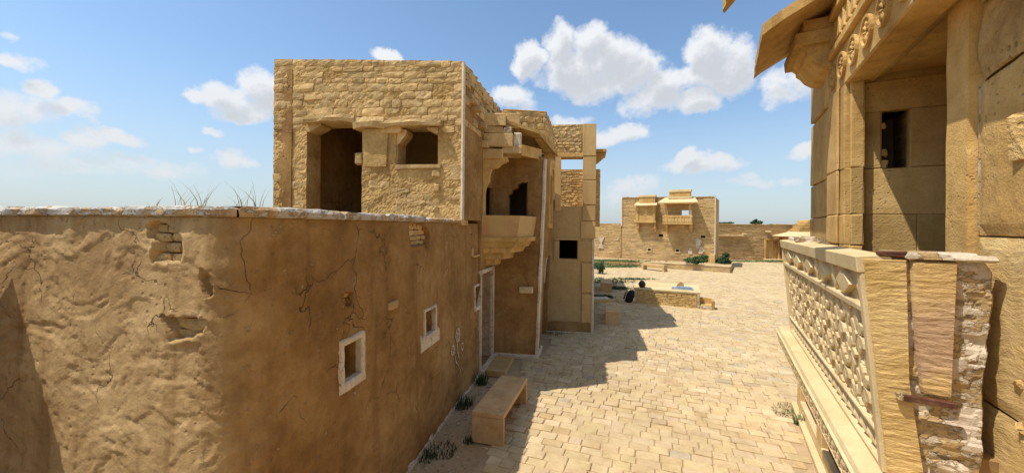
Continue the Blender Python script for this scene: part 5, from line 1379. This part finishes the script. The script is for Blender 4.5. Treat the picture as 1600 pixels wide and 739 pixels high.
# --- big pier at the right
PD = -1.15
pj = [1.5, 2.35, RUV(1560, 370, PD)[1], RUV(1545, 122, PD)[1], RUV(1560, 20, PD)[1] + .12, 5.4]
sA = RUV(1487, 250, PD)[0]; sB = RUV(1526, 250, PD)[0]
rb('pier_core', (.2, sA - .02), (-2.4, PD - .03), (1.5, 5.4), 'gold')
for i in range(5):
    z = (pj[i] + .005, pj[i + 1] - .005); z0_, z1_ = z
    ns = 26; vs = []; fs = []; amp = .022 if i == 3 else .006
    nzc = 14; s0_, s1_ = (1.3, sB - .006)
    for a in range(ns + 1):
        for b in range(nzc + 1):
            s = s0_ + (s1_ - s0_) * a / ns; zz = z0_ + (z1_ - z0_) * b / nzc + (.10 * (s1_ - s) if (i == 3 and b == 0) or (i == 2 and b == nzc) else 0)
            e_ = -.012 if a in (0, ns) or b in (0, nzc) else 0
            vs.append(R(s, PD + e_ + amp * nz((s, zz, i), 5), zz))
    for a in range(ns):
        for b in range(nzc): k = a * (nzc + 1) + b; fs.append((k, k + nzc + 1, k + nzc + 2, k + 1))
    obj('pier_block', (vs, fs), M['goldstrata' if i < 2 else 'gold' if i != 3 else 'towermud'], hav, org=R(s0_, PD, z0_))
vs = []; fs = []
for i in range(61):
    z = 1.5 + 3.9 * i / 60; k = .006 * noise.noise(Vector((z * 4, 0, 0)))
    for (s, d) in ((sB + .012 + k, PD - .03), (sB + .02 + k, PD + .025), (sA - .02, PD + .03 + k), (sA - .004 + k, PD + .005), (sA, PD - .4)): vs.append(R(s, d, z))
for i in range(60):
    for j in range(4): fs.append((i * 5 + j, i * 5 + j + 1, (i + 1) * 5 + j + 1, (i + 1) * 5 + j))
obj('pier_pilaster', (vs, fs), M['gold'], hav)
obj('mortar_joint', frame_box(O_, RT, RN, Z_, (sB - .006, sB + .007), (PD - .02, PD - .006), (3.2, 3.95), .002, .005), M['plaster'], hav)
for (x, y, w, h) in ((1598, 215, .10, .22), (1594, 600, .05, .05), (1598, 670, .06, .06)):
    s, z = RUV(x, y, PD); obj('chipped_facet', frame_box(R(s, PD, z), (RT + RN * .25).normalized(), (RN - RT * .25).normalized(), Z_, (-w / 2, w / 2), (-.05, .018), (-h / 2, h / 2), .02, .012), M['towermud'], hav)

# ================================================================== plants
def plant(name, vf, m, loc, label, cat, group=None):
    return tag(obj(name, vf, m, org=loc), label, cat, group)
tall = ((405, 3.5, .36, 5, 'tall thin grass tuft on top of the mud wall, closest to the stone house'), (375, 3.4, .32, 6, 'bushier grass tuft on the wall top, second from the stone house'), (318, 3.2, .30, 6, 'grass tuft with long bent blades in the middle of the wall top'), (285, 3.1, .30, 5, 'small grass tuft left of the bent blades on the wall top'), (240, 3.0, .10, 2, 'single short grass blade on the wall top, leftmost of the grasses'))
for i, (x, Y, h, n_, lb) in enumerate(tall):
    P = W(x, 318, Y); P.z = 3.28
    plant('grass_tuft', blades(P, n_ + 2, h + .06, .05, .6, .005, i), M['drygrass'], P, lb, 'grass', 'grass tufts on the wall top')
def tuft(P, n_, h, sp_, seed, m, label, lean=.8): P = Vector(P); return plant('weed', blades(P, n_, h, sp_, lean, .008, seed), m, P, label, 'plant', 'weeds in the paving and along the walls')
wl = [((722, 634), 90, .22, .16, 'dark weed patch at the foot of the mud wall left of the large bench', 'darkleaf'), ((690, 705), 60, .12, .2, 'low weed on bare earth in the corner nearest the camera', 'darkleaf'),
      ((752, 600), 50, .32, .10, 'spiky plant by the door sill behind the large bench', 'darkleaf'), ((812, 556), 60, .12, .25, 'weeds under the portico wall beside the step', 'darkleaf'), ((846, 560), 30, .08, .12, 'weeds at the foot of the white corner column', 'leaf'),
      ((866, 520), 90, .14, .35, 'weeds in front of the arched opening', 'darkleaf'), ((1228, 648), 50, .10, .20, 'short grass in the paving beside the carved house', 'grass'), ((1250, 664), 30, .28, .08, 'taller grass against the foot of the carved house', 'grass'),
      ((1232, 640), 40, .10, .16, 'sparse grass blades behind the short grass on the right', 'grass'), ((733, 690), 40, .10, .08, 'weed touching the left leg of the large bench', 'darkleaf'), ((668, 716), 30, .12, .12, 'weeds where the mud wall meets the ground in the foreground', 'darkleaf')]
for i, (pp, n_, h, sp_, lb, m_) in enumerate(wl): tuft(G(*pp), int(n_ * 1.8), h * 1.15, sp_ * 1.1, 40 + i, M[m_], lb)
# patches of low green on the courtyard and the terrace
def patchgrass(name, spots, n_, h, m):
    r = random.Random(8); parts = []
    for (c, ex, ey) in spots:
        for k in range(n_):
            p = Vector(c) + Vector((r.gauss(0, 1) * ex, r.gauss(0, 1) * ey, 0)); parts.append(blades(p, 4, h * r.uniform(.5, 1.2), .10, 1.0, .022, k + int(ex * 100)))
    o = obj(name, join(*parts), m); return tag(o, kind='stuff')
tag(patchgrass('low_grass', [(G(965, 408, .45), 1.2, .25), (G(935, 412, .1), .8, .4), (G(952, 418), .9, .25), (G(985, 417), .9, .2), (G(1150, 409), 2.2, .35), (G(1190, 409), 2.5, .3), (G(1222, 409), 1.0, .3)], 330, .24, M['grass']), 'patchy green grass along the far terrace and wall', 'grass')
tag(patchgrass('shade_grass', [(G(960, 440), .5, .5), (G(990, 437), .6, .15), (G(940, 440), .3, .8), (G(968, 452), .4, .3), (G(944, 466), .2, .2)], 170, .20, M['darkleaf']), 'dark weeds growing between pavers around the shaded benches', 'weeds')
def bush(P, rad, n_, size, seed, m, label, group='bushes at the far side of the courtyard'):
    t = thing('bush', P, label, 'bush', group); c = Vector(P) + Z_ * rad[2] * .9
    obj('foliage', foliage(c, rad, n_, size, seed), M[m], t)
    obj('stem', join(*[frame_box(Vector(P), Vector((cos(a), sin(a), 0)), Vector((-sin(a), cos(a), 0)), (Z_ + Vector((cos(a), sin(a), 0)) * .5).normalized(), (-.015, .015), (-.015, .015), (0, rad[2])) for a in (0, 1.6, 3.1, 4.6)]), M['wood'], t)
p = G(1089, 414, .42); bush(Vector((p.x, p.y, .4)), (.95, .6, .55), 1600, .10, 3, 'leaf', 'green bush growing on the terrace at the right end of the far building')
p = G(1137, 420); bush(p, (.95, .8, .72), 2200, .11, 4, 'darkleaf', 'dark green bush on the ground right of the terrace end')
p = G(936, 428); bush(p, (.4, .6, .5), 500, .09, 5, 'darkleaf', 'dark bush half hidden behind the corner of the tall building')
def tree(px, py0, w, hh, seed, label):
    Y = 90; P = W(px, 353, Y); P.z = 0; zt = W(px, py0, Y).z; t = thing('acacia_tree', P, label, 'tree', 'trees beyond the far wall')
    obj('trunk', lathe(P, [(.28, 0), (.2, 1.2), (.16, zt - hh)], 8), M['wood'], t)
    obj('limb', join(*[frame_box(P + Z_ * (zt - hh * 1.2), (Vector((cos(a), sin(a), 1.1))).normalized(), Vector((-sin(a), cos(a), 0)), Vector((cos(a), sin(a), -.9)).normalized(), (0, hh * .9), (-.05, .05), (-.05, .05)) for a in (.3, 2.2, 4.2)]), M['wood'], t)
    obj('crown', foliage(P + Z_ * (zt - hh * .5), (w, w, hh * .55), 1500, .22, seed, 12), M['darkleaf'], t)
tree(1182, 343, 1.3, 1.6, 1, 'dark round-crowned tree, the tallest behind the far wall')
tree(1129, 345, 2.2, 1.0, 2, 'low green tree behind the corner of the far building')
tree(1205, 350, 1.0, .7, 3, 'tiny distant tree right of the tallest one')
tree(1216, 351, 1.0, .5, 4, 'tiniest distant tree nearest the right-hand pillar')
# small stones and leaf litter scattered on the bare earth
r = random.Random(77); parts = []
for k in range(260):
    y = r.uniform(4.6, 8.2); x = SX(y) + r.uniform(.05, 1.0); s = r.uniform(.006, .022); a = r.uniform(0, pi)
    parts.append(frame_box(Vector((x, y, 0)), Vector((cos(a), sin(a), 0)), Vector((-sin(a), cos(a), 0)), Z_, (-s, s), (-s * .7, s * .7), (0, s), s * .3, s * .1))
tag(obj('pebbles', join(*parts), M['plaster']), 'small pebbles on the bare earth along the mud wall', 'pebbles', kind='stuff')
print('objects', len(bpy.data.objects), 'tower stones', nst)
